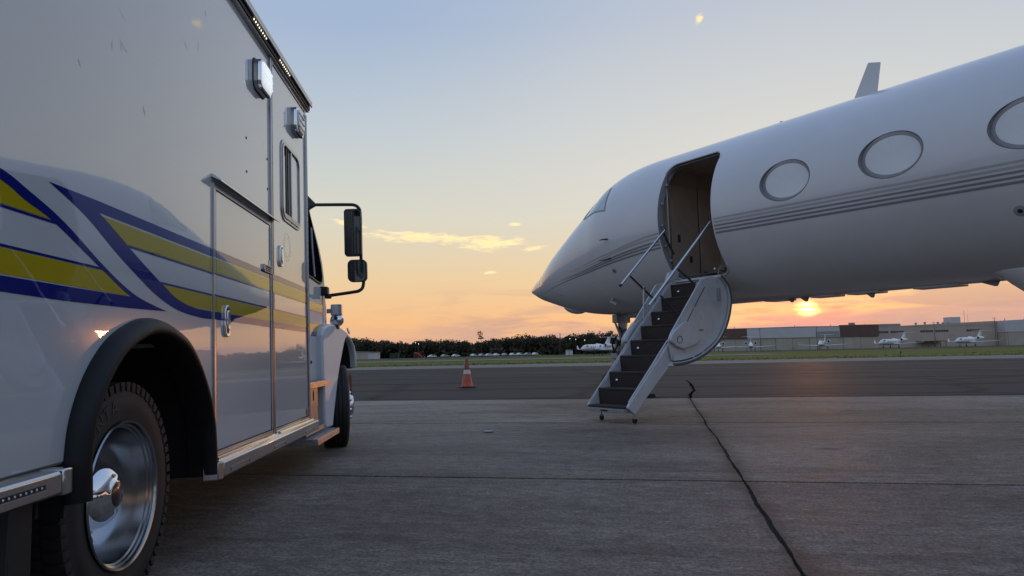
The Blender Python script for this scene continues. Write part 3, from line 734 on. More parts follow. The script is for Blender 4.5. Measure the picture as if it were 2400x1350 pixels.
for ch, ang_ in (('E', 26), ('N', 36.5), ('T', 46.5), ('A', 56)):
    me = text_mesh(ch, 0.066, 0.0012); me.materials.append(MT['letter']); o = link('letter', me, w1)
    al = R(150 - ang_); c = Vector((0, math.cos(al), math.sin(al))); t_ = Vector((0, math.sin(al), -math.cos(al)))   # reads clockwise seen from outside
    o.matrix_local = Matrix(((0, 0, 1, 0.1205), (t_.y, c.y, 0, c.y * 0.312), (t_.z, c.z, 0, c.z * 0.312), (0, 0, 0, 1)))
t2 = link('wheel_tyre', tyre_me, T); t2.location = (WX - 0.28, WY, WZ)
for (x, z) in ((-2.21, 0.43), (-1.93, 0.43)): t_ = link('wheel_tyre', tyre_me, T); t_.location = (x, WY, z)
b = MB(); b.tube([(-0.3, WY, WZ), (-2.1, WY, WZ + .02)], 0.07, 12); b.lathe([(0.0, -.2), (.12, -.18), (.18, 0), (.12, .18), (0, .2)], (-1.2, WY, WZ), (1, 0, 0), 20)
b.build('rear_axle', 'underbody', T)
b = MB(); b.box((-0.92, 1.05, 0.52), (-0.84, 7.9, 0.72)); b.box((-1.55, 1.05, 0.52), (-1.47, 7.9, 0.72)); b.box((-2.2, 3.5, 0.42), (-0.35, 5.4, 0.52)); b.box((-2.2, 1.05, 0.54), (-0.05, 2.15, 0.60))
b.box((-1.9, 5.5, 0.35), (-0.45, 6.5, 0.6))
b.build('chassis_frame', 'underbody', T, bevel=0.01)
b = MB(); b.prism([(1.955, 0.50), (2.055, 0.50), (2.050, 0.30), (2.030, 0.16), (2.010, 0.14), (1.94, 0.16)], 'x', -0.55, 0.0)
b.build('mud_flap', 'black_plastic', T, bevel=0.004)
MB().box((-0.50, 2.062, 0.43), (0.002, 2.072, 0.50)).build('flap_bracket', 'underbody', T)

# ---- scene lights
def scene_light(y, z, w, h, lens):
    b = MB(); b.prism(rr(y, z, w + 0.012, h + 0.012, 0.050, 6), 'x', 0.0, 0.005)
    g = b.build('scene_light', 'dark_gap', T, bevel=0.002)
    def ring_at(x, sw, sh, r=0.05): return [(x, p[0], p[1]) for p in rr(y, z, sw, sh, r, 6)]
    MB().loft([ring_at(0.005, w, h), ring_at(0.024, w * 0.99, h * 0.99), ring_at(0.026, w * .96, h * .96)]).build('housing', 'aluminium', g, smooth=50)
    MB().loft([ring_at(0.026, w * .94, h * .94), ring_at(0.028, w, h), ring_at(0.044, w * 0.985, h * 0.985), ring_at(0.049, w * 0.93, h * 0.92), ring_at(0.047, w * 0.88, h * 0.86)]).build('bezel', 'chrome', g, smooth=50)
    MB().loft([ring_at(0.045, w * .88, h * .86), ring_at(0.053, w * .86, h * .84), ring_at(0.060, w * .74, h * .70)]).build('lens', lens, g, smooth=50)
    for j in range(3):
        for i in range(8):
            yy = y - w * 0.32 + w * 0.64 * i / 7; zz = z - h * 0.25 + h * 0.25 * j
            b2 = MB(); b2.lathe([(0.0095, 0), (0.007, 0.004), (0, 0.006)], (0.0595, yy, zz), (1, 0, 0), 8)
            b2.build('reflector_cell', lens, g)
        MB().box((0.0592, y - w * .37, z - h * .14 + h * .25 * (j - .5)), (0.0606, y + w * .37, z - h * .12 + h * .25 * (j - .5))).build('lens_rib', 'lens_off', g)
    b3 = MB()
    for i in range(12): b3.box((0.030, y - w * .3 + w * .6 * i / 11, z - h / 2 - 0.001), (0.042, y - w * .3 + w * .6 * i / 11 + .006, z - h / 2 + 0.004))
    b3.build('vent_slots', 'dark_gap', g, smooth=0)
    return g
tag(scene_light(4.220, 2.530, 0.235, 0.185, 'lens_lit'), 'lit scene light')
tag(scene_light(5.095, 2.550, 0.235, 0.185, 'lens_off'), 'unlit scene light')

# ---- cab
prof = [(5.55, 0.62), (5.55, 2.42), (5.86, 2.40), (5.98, 2.30), (6.09, 2.170), (6.25, 2.085), (6.39, 1.996), (6.55, 1.880), (6.68, 1.760), (6.74, 1.66), (6.782, 1.554), (6.83, 1.36), (6.869, 1.133), (6.869, 0.62)]
b = MB(); b.prism(prof, 'x', -2.20, -0.12); cab = b.build('cab', 'cab_white', T, bevel=0.035, seg=3)
win = [(5.70, 1.575), (5.70, 2.17), (6.03, 2.16), (6.11, 2.085), (6.20, 2.01), (6.40, 1.855), (6.55, 1.70), (6.60, 1.60), (6.585, 1.555), (6.50, 1.535)]
MB().prism(win, 'x', -0.122, -0.1175).build('side_window', 'cab_glass', cab)
MB().ring([(p[0] + (p[0] - 6.15) * 0.04, p[1] + (p[1] - 1.83) * 0.05) for p in win], win, 'x', -0.121, -0.108).build('window_seal', 'black_plastic', cab, bevel=0.003)
b = MB(); b.tube([(-0.113, 6.28, 1.565), (-0.113, 6.20, 1.80), (-0.113, 6.165, 1.98)], 0.010, 6); b.build('vent_bar', 'cab_white', cab)
for (m, h0, h1) in HB[1:]: decal([(5.6, h0), (6.645, h0), (6.635, h1), (5.6, h1)], -0.1185, m, cab)
MB().box((-0.121, 6.650, 0.70), (-0.117, 6.656, 1.50)).build('door_seam', 'dark_gap', cab, smooth=0)
MB().prism(rr(6.52, 1.44, 0.12, 0.10, 0.02, 3), 'x', -0.119, -0.114).build('cab_door_panel', 'cab_white', cab)
# hood and fender
def hood_ring(y, w, zt, zb, cx=-1.16):
    return [(cx - w, y, zb), (cx - w, y, zt - 0.22), (cx - w * 0.86, y, zt - 0.06), (cx - w * 0.5, y, zt), (cx, y, zt + 0.02), (cx + w * 0.5, y, zt), (cx + w * 0.86, y, zt - 0.06), (cx + w, y, zt - 0.22), (cx + w, y, zb)]
b = MB(); b.loft([hood_ring(6.80, 0.88, 1.53, 0.7), hood_ring(7.2, 0.84, 1.46, 0.7), hood_ring(7.6, 0.78, 1.36, 0.7), hood_ring(7.9, 0.72, 1.22, 0.7), hood_ring(8.0, 0.68, 1.08, 0.7)])
hd = b.build('hood', 'cab_white', T, bevel=0.02)
outer_f = [(6.34, 0.30), (6.34, 1.06), (6.45, 1.130), (6.65, 1.165), (6.92, 1.176), (7.20, 1.158), (7.42, 1.122), (7.60, 1.062), (7.74, 0.985), (7.815, 0.90), (7.835, 0.74)]
inner_f = [(7.79, 0.74), (7.76, 0.86), (7.66, 0.965), (7.50, 1.035), (7.33, 1.055), (7.175, 1.030), (7.06, 0.965), (6.962, 0.886), (6.86, 0.80), (6.809, 0.750), (6.75, 0.68), (6.703, 0.600), (6.64, 0.48), (6.593, 0.384), (6.555, 0.30), (6.54, 0.24), (6.36, 0.24)]
# skin of the fender: bulges outwards at mid height, rolls in on top
def fender_x(y, z): return 0.0 - 0.07 * max(0, (z - 0.98) / 0.20) ** 2 - 0.05 * max(0, (0.55 - (y - 6.34)) / 0.55) ** 2
fpoly = outer_f + inner_f; n = len(fpoly)
b = MB(); b.add([(fender_x(*p), p[0], p[1]) for p in fpoly] + [(-0.62, p[0], p[1]) for p in fpoly],
                [tuple(range(n)), tuple(range(2 * n - 1, n - 1, -1))] + [(i, (i + 1) % n, n + (i + 1) % n, n + i) for i in range(n)])
fe = b.build('fender', 'cab_white', T, bevel=0.02, seg=3)
il = [p for p in inner_f[:-1]]
b = MB(); b.loft([[(x, p[0] , p[1] - 0.006) for p in il] for x in (-0.06, -0.60)], caps=False, closed=False)
b.add([(-0.59, p[0], p[1]) for p in il], [tuple(range(len(il)))]); b.build('fender_liner', 'underbody', fe, smooth=50)
MB().prism([(7.80, 0.735), (7.845, 0.735), (7.842, 0.93), (7.80, 1.00), (7.72, 1.045), (7.74, 1.0), (7.79, 0.92)], 'x', -0.6, -0.045).build('splash_guard', 'black_plastic', fe, bevel=0.006)
MB().tube([(-0.115, 6.60, 1.11), (-0.085, 6.72, 1.145), (-0.075, 6.90, 1.155), (-0.10, 7.05, 1.10), (-0.045, 7.12, 1.045)], 0.005, 6).build('hood_seam', 'dark_gap', fe)
b = MB(); b.obox((-0.075, 7.02, 1.108), (0.020, 0, 0.004), (0, 0.05, 0.0), (-0.010, 0, 0.062)); b.obox((-0.06, 7.02, 1.155), (0.022, 0, 0), (0, 0.035, 0), (0, 0, 0.022))
b.build('hood_latch', 'black_plastic', fe, bevel=0.008)
b = MB(); b.obox((-0.02, 7.45, 1.125), (0.008, 0, 0), (0, 0.06, -0.02), (0, 0.004, 0.012)); b.build('marker_lamp', 'clear_plastic', fe, bevel=0.003)
# square lamp and round chrome lamp on the cowl
b = MB(); b.prism(rr(-0.095, 1.330, 0.105, 0.115, 0.012, 3), 'y', 7.18, 7.25); sq = b.build('cowl_lamp', 'aluminium', T, bevel=0.006)
MB().prism(rr(-0.098, 1.332, 0.062, 0.088, 0.008, 3), 'y', 7.172, 7.181).build('lens', 'lens_off', sq)
for (x, z) in ((-.050, 1.375), (-.050, 1.285)): MB().lathe([(0, .004), (.005, .003), (.006, 0)], (x, 7.181, z), (0, -1, 0), 8).build('screw_head', 'dark_gap', sq)
MB().box((-0.19, 7.19, 1.30), (-0.14, 7.23, 1.345)).build('lamp_arm', 'aluminium', sq, bevel=0.005)
MB().box((-0.232, 6.90, 1.22), (-0.20, 7.24, 1.40)).build('cowl_bracket', 'aluminium', sq, bevel=0.01)
b = MB(); b.lathe([(0.0, -0.03), (0.05, -0.028), (0.068, -0.01), (0.070, 0.01), (0.05, 0.05), (0.0, 0.065)], (-0.095, 7.22, 1.228), (0, -1, 0.3), 28); cl = b.build('cowl_mirror', 'chrome', T, smooth=60)
MB().lathe([(0.0, 0.085), (0.018, 0.083), (0.021, 0.045)], (-0.095, 7.22, 1.228), (0, -1, 0.3), 14).build('mirror_ball_joint', 'black_plastic', cl)
MB().tube([(-0.10, 7.20, 1.18), (-0.09, 7.15, 1.10)], 0.012, 8).build('mirror_stem', 'chrome', cl)
# front bumper end
b = MB(); b.prism([(7.76, 0.44), (7.76, 0.66), (7.84, 0.68), (8.12, 0.70), (8.15, 0.42)], 'x', -2.25, -0.10); b.build('bumper', 'underbody', T, bevel=0.03)
# front wheel, steered left
def front_wheel(x, z):
    t_ = link('wheel_tyre', rib_me, T); t_.location = (x, 7.10, z); t_.rotation_euler = (0, 0, R(13)); link('rim', rim_me, t_)
    b = MB(); b.lathe([(0.150, 0.060), (0.148, 0.098), (0.128, 0.110), (0.100, 0.112), (0.098, 0.150), (0.085, 0.172), (0.04, 0.182), (0.0, 0.183)], (0, 0, 0), (1, 0, 0), 40)
    b.build('hub_cap', 'chrome', t_, smooth=40)
    for i in range(8):
        a = 2 * math.pi * i / 8 + .3
        MB().lathe([(0.020, 0.10), (0.019, 0.135), (0.012, 0.15), (0.0, 0.153)], (0, 0.125 * math.cos(a), 0.125 * math.sin(a)), (1, 0, 0), 10).build('lug_cover', 'chrome', t_)
    return t_
front_wheel(-0.105, WZ - 0.005)
t_ = link('wheel_tyre', tyre_me, T); t_.location = (-2.10, 7.10, 0.43); t_.rotation_euler = (0, 0, R(13))
b = MB(); b.tube([(-0.25, 7.10, WZ), (-2.0, 7.10, WZ + .02)], 0.06, 10); b.build('front_axle', 'underbody', T)

# ---- cab steps
def step(y0, y1, x0, x1, z, hh):
    b = MB(); b.box((x0, y0, z - 0.006), (x1 - 0.004, y1, z)); b.box((x1 - 0.004, y0, z - hh), (x1, y1, z)); b.box((x0, y0, z - hh), (x1 - .004, y0 + .004, z - .006))
    s_ = b.build('cab_step', 'tread_plate', T, bevel=0.0015)
    c = MB()
    for i in range(int((y1 - y0) / 0.028)):
        for j in range(int((x1 - x0 - .02) / 0.028)):
            cx, cy = x0 + .015 + j * .028, y0 + .014 + i * .028; d = 1 if (i + j) % 2 else -1
            c.obox((cx, cy, z + 0.0018), (0.009, 0.009 * d, 0), (-0.002 * d, 0.002, 0), (0, 0, 0.002))
    c.build('tread_studs', 'aluminium', s_, smooth=0); return s_
step(5.475, 6.36, -0.28, 0.062, 0.246, 0.046)
step(5.50, 6.33, -0.34, -0.015, 0.664, 0.046)
b = MB(); b.box((-0.36, 5.50, 0.285), (-0.065, 6.10, 0.612)); bb = b.build('battery_box', 'aluminium', T, bevel=0.006)
MB().box((-0.064, 5.50, 0.262), (-0.030, 6.18, 0.30)).build('box_flange', 'aluminium', bb, bevel=0.003)
for (y, z) in ((5.92, 0.56), (5.94, 0.36), (5.92, 0.585)): MB().lathe([(0, .004), (.008, .003), (.009, 0)], (-0.065, y, z), (1, 0, 0), 8).build('bolt', 'dark_gap', bb)
MB().box((-0.0645, 5.917, 0.51), (-0.0585, 5.925, 0.58)).build('strap_latch', 'dark_gap', bb)
MB().box((-0.30, 5.55, 0.68), (-0.16, 6.30, 0.76)).build('cab_sill', 'underbody', T)
MB().lathe([(0.012, 0), (0.012, 0.03), (0, 0.034)], (0.0, 5.44, 0.823), (1, 0.2, 0), 10).build('door_bumper', 'black_plastic', T)
# ---- mirrors
def arc(pts, n=6):
    return curve3(pts, n)
def curve3(pts, n=6):
    out = []; P = [Vector(p) for p in [pts[0]] + list(pts) + [pts[-1]]]
    for i in range(1, len(P) - 2):
        for k_ in range(n):
            t_ = k_ / n; a, b_, c_, d_ = P[i - 1:i + 3]
            out.append(0.5 * ((2 * b_) + (c_ - a) * t_ + (2 * a - 5 * b_ + 4 * c_ - d_) * t_ ** 2 + (3 * b_ - a - 3 * c_ + d_) * t_ ** 3))
    return out + [P[-1]]
MY = 6.6
b = MB(); b.tube(curve3([(-0.19, MY, 2.275), (-0.05, MY, 2.272), (0.13, MY, 2.268), (0.195, MY, 2.262), (0.232, MY, 2.235), (0.245, MY + .02, 2.18), (0.245, MY + .02, 1.95), (0.245, MY + .02, 1.70), (0.262, MY + .02, 1.60), (0.258, MY + .01, 1.50), (0.225, MY, 1.460), (0.16, MY, 1.447), (-0.055, MY, 1.423)]), 0.0155, 10)
mi = b.build('side_mirror', 'black_plastic', T, smooth=60)
def head(cx, cz, w, h, rad, tilt=0.0, d=0.055):
    outl = rr(cx, cz, w, h, rad, 6)
    bb_ = MB(); bb_.loft([[(p[0], MY - 0.035, p[1]) for p in outl], [(p[0], MY + 0.005, p[1]) for p in rr(cx, cz, w * 1.02, h * 1.01, rad, 6)], [(p[0], MY + d, p[1]) for p in rr(cx, cz, w * .8, h * .9, rad * .8, 6)]])
    o = bb_.build('mirror_housing', 'black_plastic', mi, smooth=40)
    MB().prism(rr(cx, cz, w * .86, h * .93, rad * .8, 6), 'y', MY - 0.0365, MY - 0.0355).build('mirror_pane', 'mirror_glass', mi)
    return o
head(0.180, 2.000, 0.156, 0.440, 0.03); head(0.214, 1.642, 0.174, 0.205, 0.045)
b = MB(); b.loft([[(-0.235, MY + q, 2.30 + s_) for (q, s_) in ((-.06, -.07), (.06, -.07), (.06, .07), (-.06, .07))], [(-0.19, MY + q, 2.285 + s_) for (q, s_) in ((-.03, -.035), (.03, -.035), (.03, .035), (-.03, .035))], [(-0.165, MY + q, 2.276 + s_) for (q, s_) in ((-.018, -.018), (.018, -.018), (.018, .018), (-.018, .018))]])
b.build('mirror_bracket', 'black_plastic', mi, bevel=0.006)
b = MB(); b.box((-0.14, MY - .05, 1.425), (-0.055, MY + .05, 1.505)); b.box((-0.24, MY - .06, 1.405), (-0.14, MY + .06, 1.45)); b.box((-0.09, MY - .03, 1.395), (-0.03, MY + .03, 1.435)); b.build('mirror_bracket', 'black_plastic', mi, bevel=0.012)

# ------------------------------------------------------------------ business jet: local x to the nose, y to port, z up
MT['jet_white'] = mat('jet_white', (0.60, 0.59, 0.595), 0.32, coat=0.9, coatr=0.035, nscale=0.9, namt=0.07, bump=0.0006, bscale=1.6)
MT['jet_stripe_pale'] = mat('jet_stripe_pale', (0.40, 0.385, 0.38), 0.35, coat=0.6, nscale=30, namt=0.1)
MT['jet_stripe_dark'] = mat('jet_stripe_dark', (0.22, 0.205, 0.21), 0.35, coat=0.6, nscale=30, namt=0.1)
MT['cabin_lining'] = mat('cabin_lining', (0.66, 0.54, 0.44), 0.6, nscale=3, namt=0.18)
MT['cabin_dark'] = mat('cabin_dark', (0.10, 0.07, 0.05), 0.6, nscale=6, namt=0.2)
MT['window_surround'] = mat('window_surround', (0.30, 0.30, 0.31), 0.45, nscale=8, namt=0.1)
MT['window_shade'] = mat('window_shade', (0.66, 0.67, 0.70), 0.2, coat=1.0, coatr=0.04, nscale=3, namt=0.06)
MT['cockpit_glass'] = mat('cockpit_glass', (0.34, 0.41, 0.43), 0.08, coat=1.0, nscale=4, namt=0.35)
MT['jet_grey'] = mat('jet_grey', (0.30, 0.30, 0.31), 0.4, nscale=12, namt=0.15)
MT['stair_white'] = mat('stair_white', (0.52, 0.52, 0.53), 0.38, nscale=7, namt=0.10, coat=0.2)
MT['carpet'] = mat('carpet', (0.050, 0.036, 0.030), 0.95, nscale=60, namt=0.35, bump=0.002, bscale=300)
MT['arm_dark'] = mat('arm_dark', (0.10, 0.085, 0.08), 0.35, metal=0.6, nscale=20, namt=0.2)
MT['seal_grey'] = mat('seal_grey', (0.11, 0.10, 0.10), 0.7, nscale=20, namt=0.2)
MT['gear_white'] = mat('gear_white', (0.30, 0.29, 0.28), 0.4, nscale=20, namt=0.25)

JA = R(124.67)
J = thing('business_jet', 'white private jet with grey pinstripes, its airstair door lowered, at right', 'jet', (4.217, 9.0, 0), (0, 0, JA))
ZC = 2.7095
st_ = np.array([6.664, 6.63, 6.6, 6.45, 6.2, 5.8, 5.4, 5.0, 4.6, 4.2, 3.8, 3.4, 3.0, 2.6, 1.0, -2.0, -6.0, -11.0, -13.0, -15.0, -17.0, -19.0, -20.0])[::-1]
T_ = np.array([2.11, 2.143, 2.165, 2.233, 2.325, 2.458, 2.639, 2.855, 3.102, 3.358, 3.606, 3.807, 3.885, 3.9045, 3.9045, 3.9045, 3.9045, 3.9045, 3.90, 3.87, 3.80, 3.70, 3.62])[::-1]
B_ = np.array([2.11, 2.082, 2.059, 1.992, 1.894, 1.783, 1.679, 1.592, 1.531, 1.501, 1.496, 1.504, 1.512, 1.5145, 1.5145, 1.5145, 1.5145, 1.53, 1.66, 1.95, 2.35, 2.85, 3.15])[::-1]
W_ = np.array([0.004, 0.055, .084, .169, .307, .493, .701, .86, .958, 1.03, 1.099, 1.169, 1.19, 1.195, 1.195, 1.195, 1.195, 1.19, 1.14, 1.00, 0.78, 0.45, 0.22])[::-1]
M_ = np.array([2.11, 2.11, 2.11, 2.115, 2.13, 2.16, 2.22, 2.30, 2.40, 2.50, 2.58, 2.65, 2.69, ZC, ZC, ZC, ZC, 2.72, 2.80, 2.95, 3.12, 3.30, 3.40])[::-1]
def pchip(xs, ys):
    h = np.diff(xs); d = np.diff(ys) / h; n = len(xs); m = np.zeros(n)
    for i in range(1, n - 1):
        if d[i - 1] * d[i] > 0:
            w1_, w2_ = 2 * h[i] + h[i - 1], h[i] + 2 * h[i - 1]; m[i] = (w1_ + w2_) / (w1_ / d[i - 1] + w2_ / d[i])
    m[0], m[-1] = d[0], d[-1]
    def f_(x):
        i = int(min(max(np.searchsorted(xs, x) - 1, 0), n - 2)); t_ = (x - xs[i]) / h[i]
        return float((2 * t_ ** 3 - 3 * t_ ** 2 + 1) * ys[i] + (t_ ** 3 - 2 * t_ ** 2 + t_) * h[i] * m[i] + (-2 * t_ ** 3 + 3 * t_ ** 2) * ys[i + 1] + (t_ ** 3 - t_ ** 2) * h[i] * m[i + 1])
    return f_
fT, fB, fW, fM = (pchip(st_, a) for a in (T_, B_, W_, M_))
def sec(s): return fT(s), fB(s), fW(s), fM(s)
def surf(s, th):
    t_, b_, w_, m_ = sec(s); sn = math.sin(th)
    return Vector((s, w_ * math.cos(th), m_ + ((t_ - m_) if sn > 0 else (m_ - b_)) * sn))
def surfn(s, th):
    e = 1e-3; s = min(max(s, -19.9), 6.65)
    n_ = (surf(s, th + e) - surf(s, th - e)).cross(surf(s + e, th) - surf(s - e, th))
    n_.normalize(); c = surf(s, th) - Vector((s, 0, sec(s)[3]))
    return n_ if n_.dot(c) > 0 else -n_
def th_of(s, z, side=1):
    t_, b_, w_, m_ = sec(s); h = (t_ - m_) if z > m_ else (m_ - b_); q = max(-1, min(1, (z - m_) / h)); a = math.asin(q)
    return a if side > 0 else math.pi - a
def onskin(s, th, off=0.0): return surf(s, th) + surfn(s, th) * off

NTH = 96
stations = [6.664, 6.655, 6.64, 6.62, 6.59, 6.55, 6.5] + [6.4 - 0.1 * i for i in range(39)] + [2.4 - 0.2 * i for i in range(62)] + [-10.0 - 0.35 * i for i in range(1, 29)]
b = MB(); b.loft([[surf(s, 2 * math.pi * k_ / NTH) for k_ in range(NTH)] for s in stations])
fme = b.mesh('fuselage', 0); fme.materials.append(MT['jet_white'])
fus = link('fuselage', fme, None)
def cutter(mb, m):
    me = mb.mesh('cut', 0); me.materials.append(MT[m]); return link('cut', me, None)
cuts = []
cav = [(1.085 * math.cos(R(a)), ZC + 1.085 * math.sin(R(a))) for a in range(-50, 62, 4)]
cav = [p for p in cav if p[1] > 1.87]
cav = [(cav[0][0] - 0.02, 1.862)] + cav + [(-0.62, cav[-1][1]), (-0.62, 1.862)]
cuts.append(cutter(MB().prism(cav, 'x', 0.72, 2.42), 'cabin_lining'))
dc = rr(1.535, 2.697, 0.95, 1.668, 0.135, 8)
cuts.append(cutter(MB().prism([(p[0], p[1]) for p in dc], 'y', 0.30, 1.7), 'jet_grey'))
WIN_S = [-0.035 - 1.254 * i for i in range(7)]; WZC = 2.842
for s in WIN_S:
    n = 40; e = [(s + 0.335 * math.cos(2 * math.pi * k_ / n), WZC + 0.243 * math.sin(2 * math.pi * k_ / n)) for k_ in range(n)]
    cuts.append(cutter(MB().prism(e, 'y', 1.128, 1.5), 'window_surround'))
for c in cuts:
    md = fus.modifiers.new('b', 'BOOLEAN'); md.operation = 'DIFFERENCE'; md.object = c; md.solver = 'EXACT'
    try: md.material_mode = 'TRANSFER'
    except Exception: pass
bpy.context.view_layer.update()
ev = fus.evaluated_get(bpy.context.evaluated_depsgraph_get())
nme = bpy.data.meshes.new_from_object(ev); fus.modifiers.clear(); fus.data = nme; fus.parent = J; fus.name = 'fuselage'
for c in cuts: bpy.data.objects.remove(c)
# analytic normals on the skin so that the cuts leave no shading seams
bm_ = nme; nrm = [None] * len(bm_.loops); bm_.polygons.foreach_set('use_smooth', [True] * len(bm_.polygons))
cache = {}
for p in bm_.polygons:
    for li in p.loop_indices:
        vi = bm_.loops[li].vertex_index
        if vi not in cache:
            co = bm_.vertices[vi].co; t_, b2_, w_, m_ = sec(min(max(co.x, -20), 6.664)); h = (t_ - m_) if co.z > m_ else (m_ - b2_)
            th = math.atan2((co.z - m_) / max(h, 1e-4), co.y / max(w_, 1e-4)); cache[vi] = surfn(co.x, th) if -19.9 < co.x < 6.66 else None
        a = cache[vi]; nrm[li] = a if (a is not None and a.dot(p.normal) > 0.85) else p.normal.copy()
bm_.normals_split_custom_set(nrm)

# windows
win_n = 40
wp = MB().prism([(0.292 * math.cos(2 * math.pi * k_ / win_n), 0.202 * math.sin(2 * math.pi * k_ / win_n)) for k_ in range(win_n)], 'y', 0.0, 0.006).mesh('cabin_window', 40); wp.materials.append(MT['window_shade'])
wr = MB().ring([(0.333 * math.cos(2 * math.pi * k_ / win_n), 0.241 * math.sin(2 * math.pi * k_ / win_n)) for k_ in range(win_n)],
               [(0.294 * math.cos(2 * math.pi * k_ / win_n), 0.204 * math.sin(2 * math.pi * k_ / win_n)) for k_ in range(win_n)], 'y', 0.0, 0.009).mesh('window_rim', 40); wr.materials.append(MT['jet_grey'])
for s in WIN_S:
    o = link('cabin_window', wp, J); o.location = (s, 1.1295, WZC)
    link('window_rim', wr, o)
    lip = MB()   # thin dark seam where skin meets the recess
    pts = []
    for k_ in range(49):
        a = 2 * math.pi * k_ / 48; ss_, zz = s + 0.337 * math.cos(a), WZC + 0.245 * math.sin(a); pts.append(onskin(ss_, th_of(ss_, zz), 0.0))
    lip.tube(pts, 0.0035, 5, caps=False); o2 = lip.build('window_seam', 'seal_grey', J, smooth=60)

# pinstripes
def strip(pts, wid, m, name='pinstripe'):
    b = MB(); L_ = []; 
    for (s, z, w_) in pts:
        th = th_of(s, z); p = onskin(s, th, 0.0018); up_ = (onskin(s, th + 0.01, 0.0018) - p).normalized()
        L_.append([p - up_ * w_ * wid / 2, p + up_ * w_ * wid / 2])
    b.loft(L_, caps=False, closed=False); return b.build(name, m, fus, smooth=60)
def poly_interp(pl, s):
    for (a, c) in zip(pl, pl[1:]):
        if (a[0] - s) * (c[0] - s) <= 0: return a[1] + (c[1] - a[1]) * (s - a[0]) / (c[0] - a[0])
    return pl[-1][1]
FWD = [[(2.03, 2.519), (2.392, 2.490), (2.868, 2.411), (3.40, 2.328), (3.928, 2.256), (4.30, 2.205)],
       [(2.03, 2.466), (2.405, 2.442), (2.88, 2.380), (3.419, 2.283), (3.813, 2.229), (4.1, 2.19)],
       [(2.03, 2.407), (2.425, 2.377), (2.899, 2.324), (3.444, 2.240), (4.107, 2.157), (4.60, 2.112)],
       [(2.03, 2.365), (2.441, 2.335), (2.914, 2.288), (3.462, 2.208), (4.121, 2.137), (4.75, 2.083)],
       [(2.03, 2.319), (2.459, 2.288), (2.936, 2.245), (3.483, 2.177), (4.136, 2.111), (4.916, 2.021), (5.568, 1.945)]]
for i, pl in enumerate(FWD):
    s0, s1 = pl[0][0], pl[-1][0]; n = 40; pts = []
    for k_ in range(n + 1):
        s = s0 + (s1 - s0) * k_ / n
        z = sum(poly_interp(pl, min(max(s + d, s0), s1)) for d in (-.2, -.1, 0, .1, .2)) / 5; pts.append((s, z, 1.0 if k_ < n * .3 else max(0.12, 1 - (k_ / n - .3) / .75)))
    strip(pts, 0.026, 'jet_stripe_pale' if i < 2 else 'jet_stripe_dark')
for i in range(5):
    z0 = 2.556 - 0.0455 * i; pts = []
    for k_ in range(60):
        s = 1.035 - k_ * 0.25; pts.append((s, z0 - 0.0168 * min(1.035 - s, 6.0), 1.0))
    strip(pts, 0.022 + (0.004 if i == 4 else 0), 'jet_stripe_pale' if i < 2 else 'jet_stripe_dark')

# radome seam, hatches, probes
def skin_line(pts, r=0.0022, m='seal_grey', name='panel_seam', closed=False):
    MB().tube([onskin(s, th, 0.0002) for (s, th) in pts], r, 5).build(name, m, fus, smooth=60)
skin_line([(5.72 - 0.08 * math.sin(R(a)), R(a)) for a in range(-170, 176, 6)])
for (s, z, r_) in ((3.114, 2.104, 0.045), (-2.35, 2.069, 0.055)):
    th = th_of(s, z); c = onskin(s, th, 0.0008); nn = surfn(s, th)
    MB().lathe([(0.0, 0.004), (r_ * .8, 0.003), (r_, 0.0)], c, nn, 20).build('static_port', 'jet_grey', fus)
    MB().lathe([(0.0, 0.006), (r_ * .4, 0.0045)], c, nn, 14).build('port_centre', 'dark_gap', fus)
def probe(s, z, ln, side=1, name='pitot_probe'):
    th = th_of(s, z, side); p = onskin(s, th); n_ = surfn(s, th)
    b = MB(); b.tube([p, p + n_ * 0.05, p + n_ * 0.07 + Vector((0.04, 0, 0)), p + n_ * 0.075 + Vector((0.04 + ln, 0, 0))], [0.014, 0.011, 0.010, 0.006], 8)
    return b.build(name, 'black_plastic', fus, smooth=60)
probe(3.09, 2.586, 0.05); probe(3.10, 2.297, 0.16); probe(5.0, 2.75, 0.05, -1)
th = th_of(3.557, 1.714); p = onskin(3.557, th); n_ = surfn(3.557, th)
b = MB(); b.tube([p, p + n_ * 0.05], [0.030, 0.022], 10); b.obox(p + n_ * 0.06 + Vector((-0.05, 0, -0.02)), (0.07, 0, 0.03), (0, 0.006, 0), (-0.008, 0, 0.02)); b.build('vane', 'jet_grey', fus, smooth=40)
for (s, z) in ((4.93, 1.90), (4.86, 1.875), (4.80, 1.86)):
    th = th_of(s, z); c = onskin(s, th, 0.0); MB().lathe([(0, .004), (.014, .003), (.018, 0)], c, surfn(s, th), 12).build('fastener', 'jet_grey', fus)
# chin fairing
b = MB(); rg = []
for i in range(13):
    t_ = i / 12; s = 5.62 - 0.62 * t_; k2 = math.sin(math.pi * min(1, t_ * 1.02) ** 0.8) ** 0.7 if 0 < t_ < 1 else 0.02
    rg.append([(s, 0.17 * k2 * math.cos(2 * math.pi * q / 20), fB(s) + 0.03 + (0.03 if math.sin(2 * math.pi * q / 20) > 0 else 0.115) * k2 * math.sin(2 * math.pi * q / 20)) for q in range(20)])
b.loft(rg).build('chin_fairing', 'jet_white', J, smooth=60)
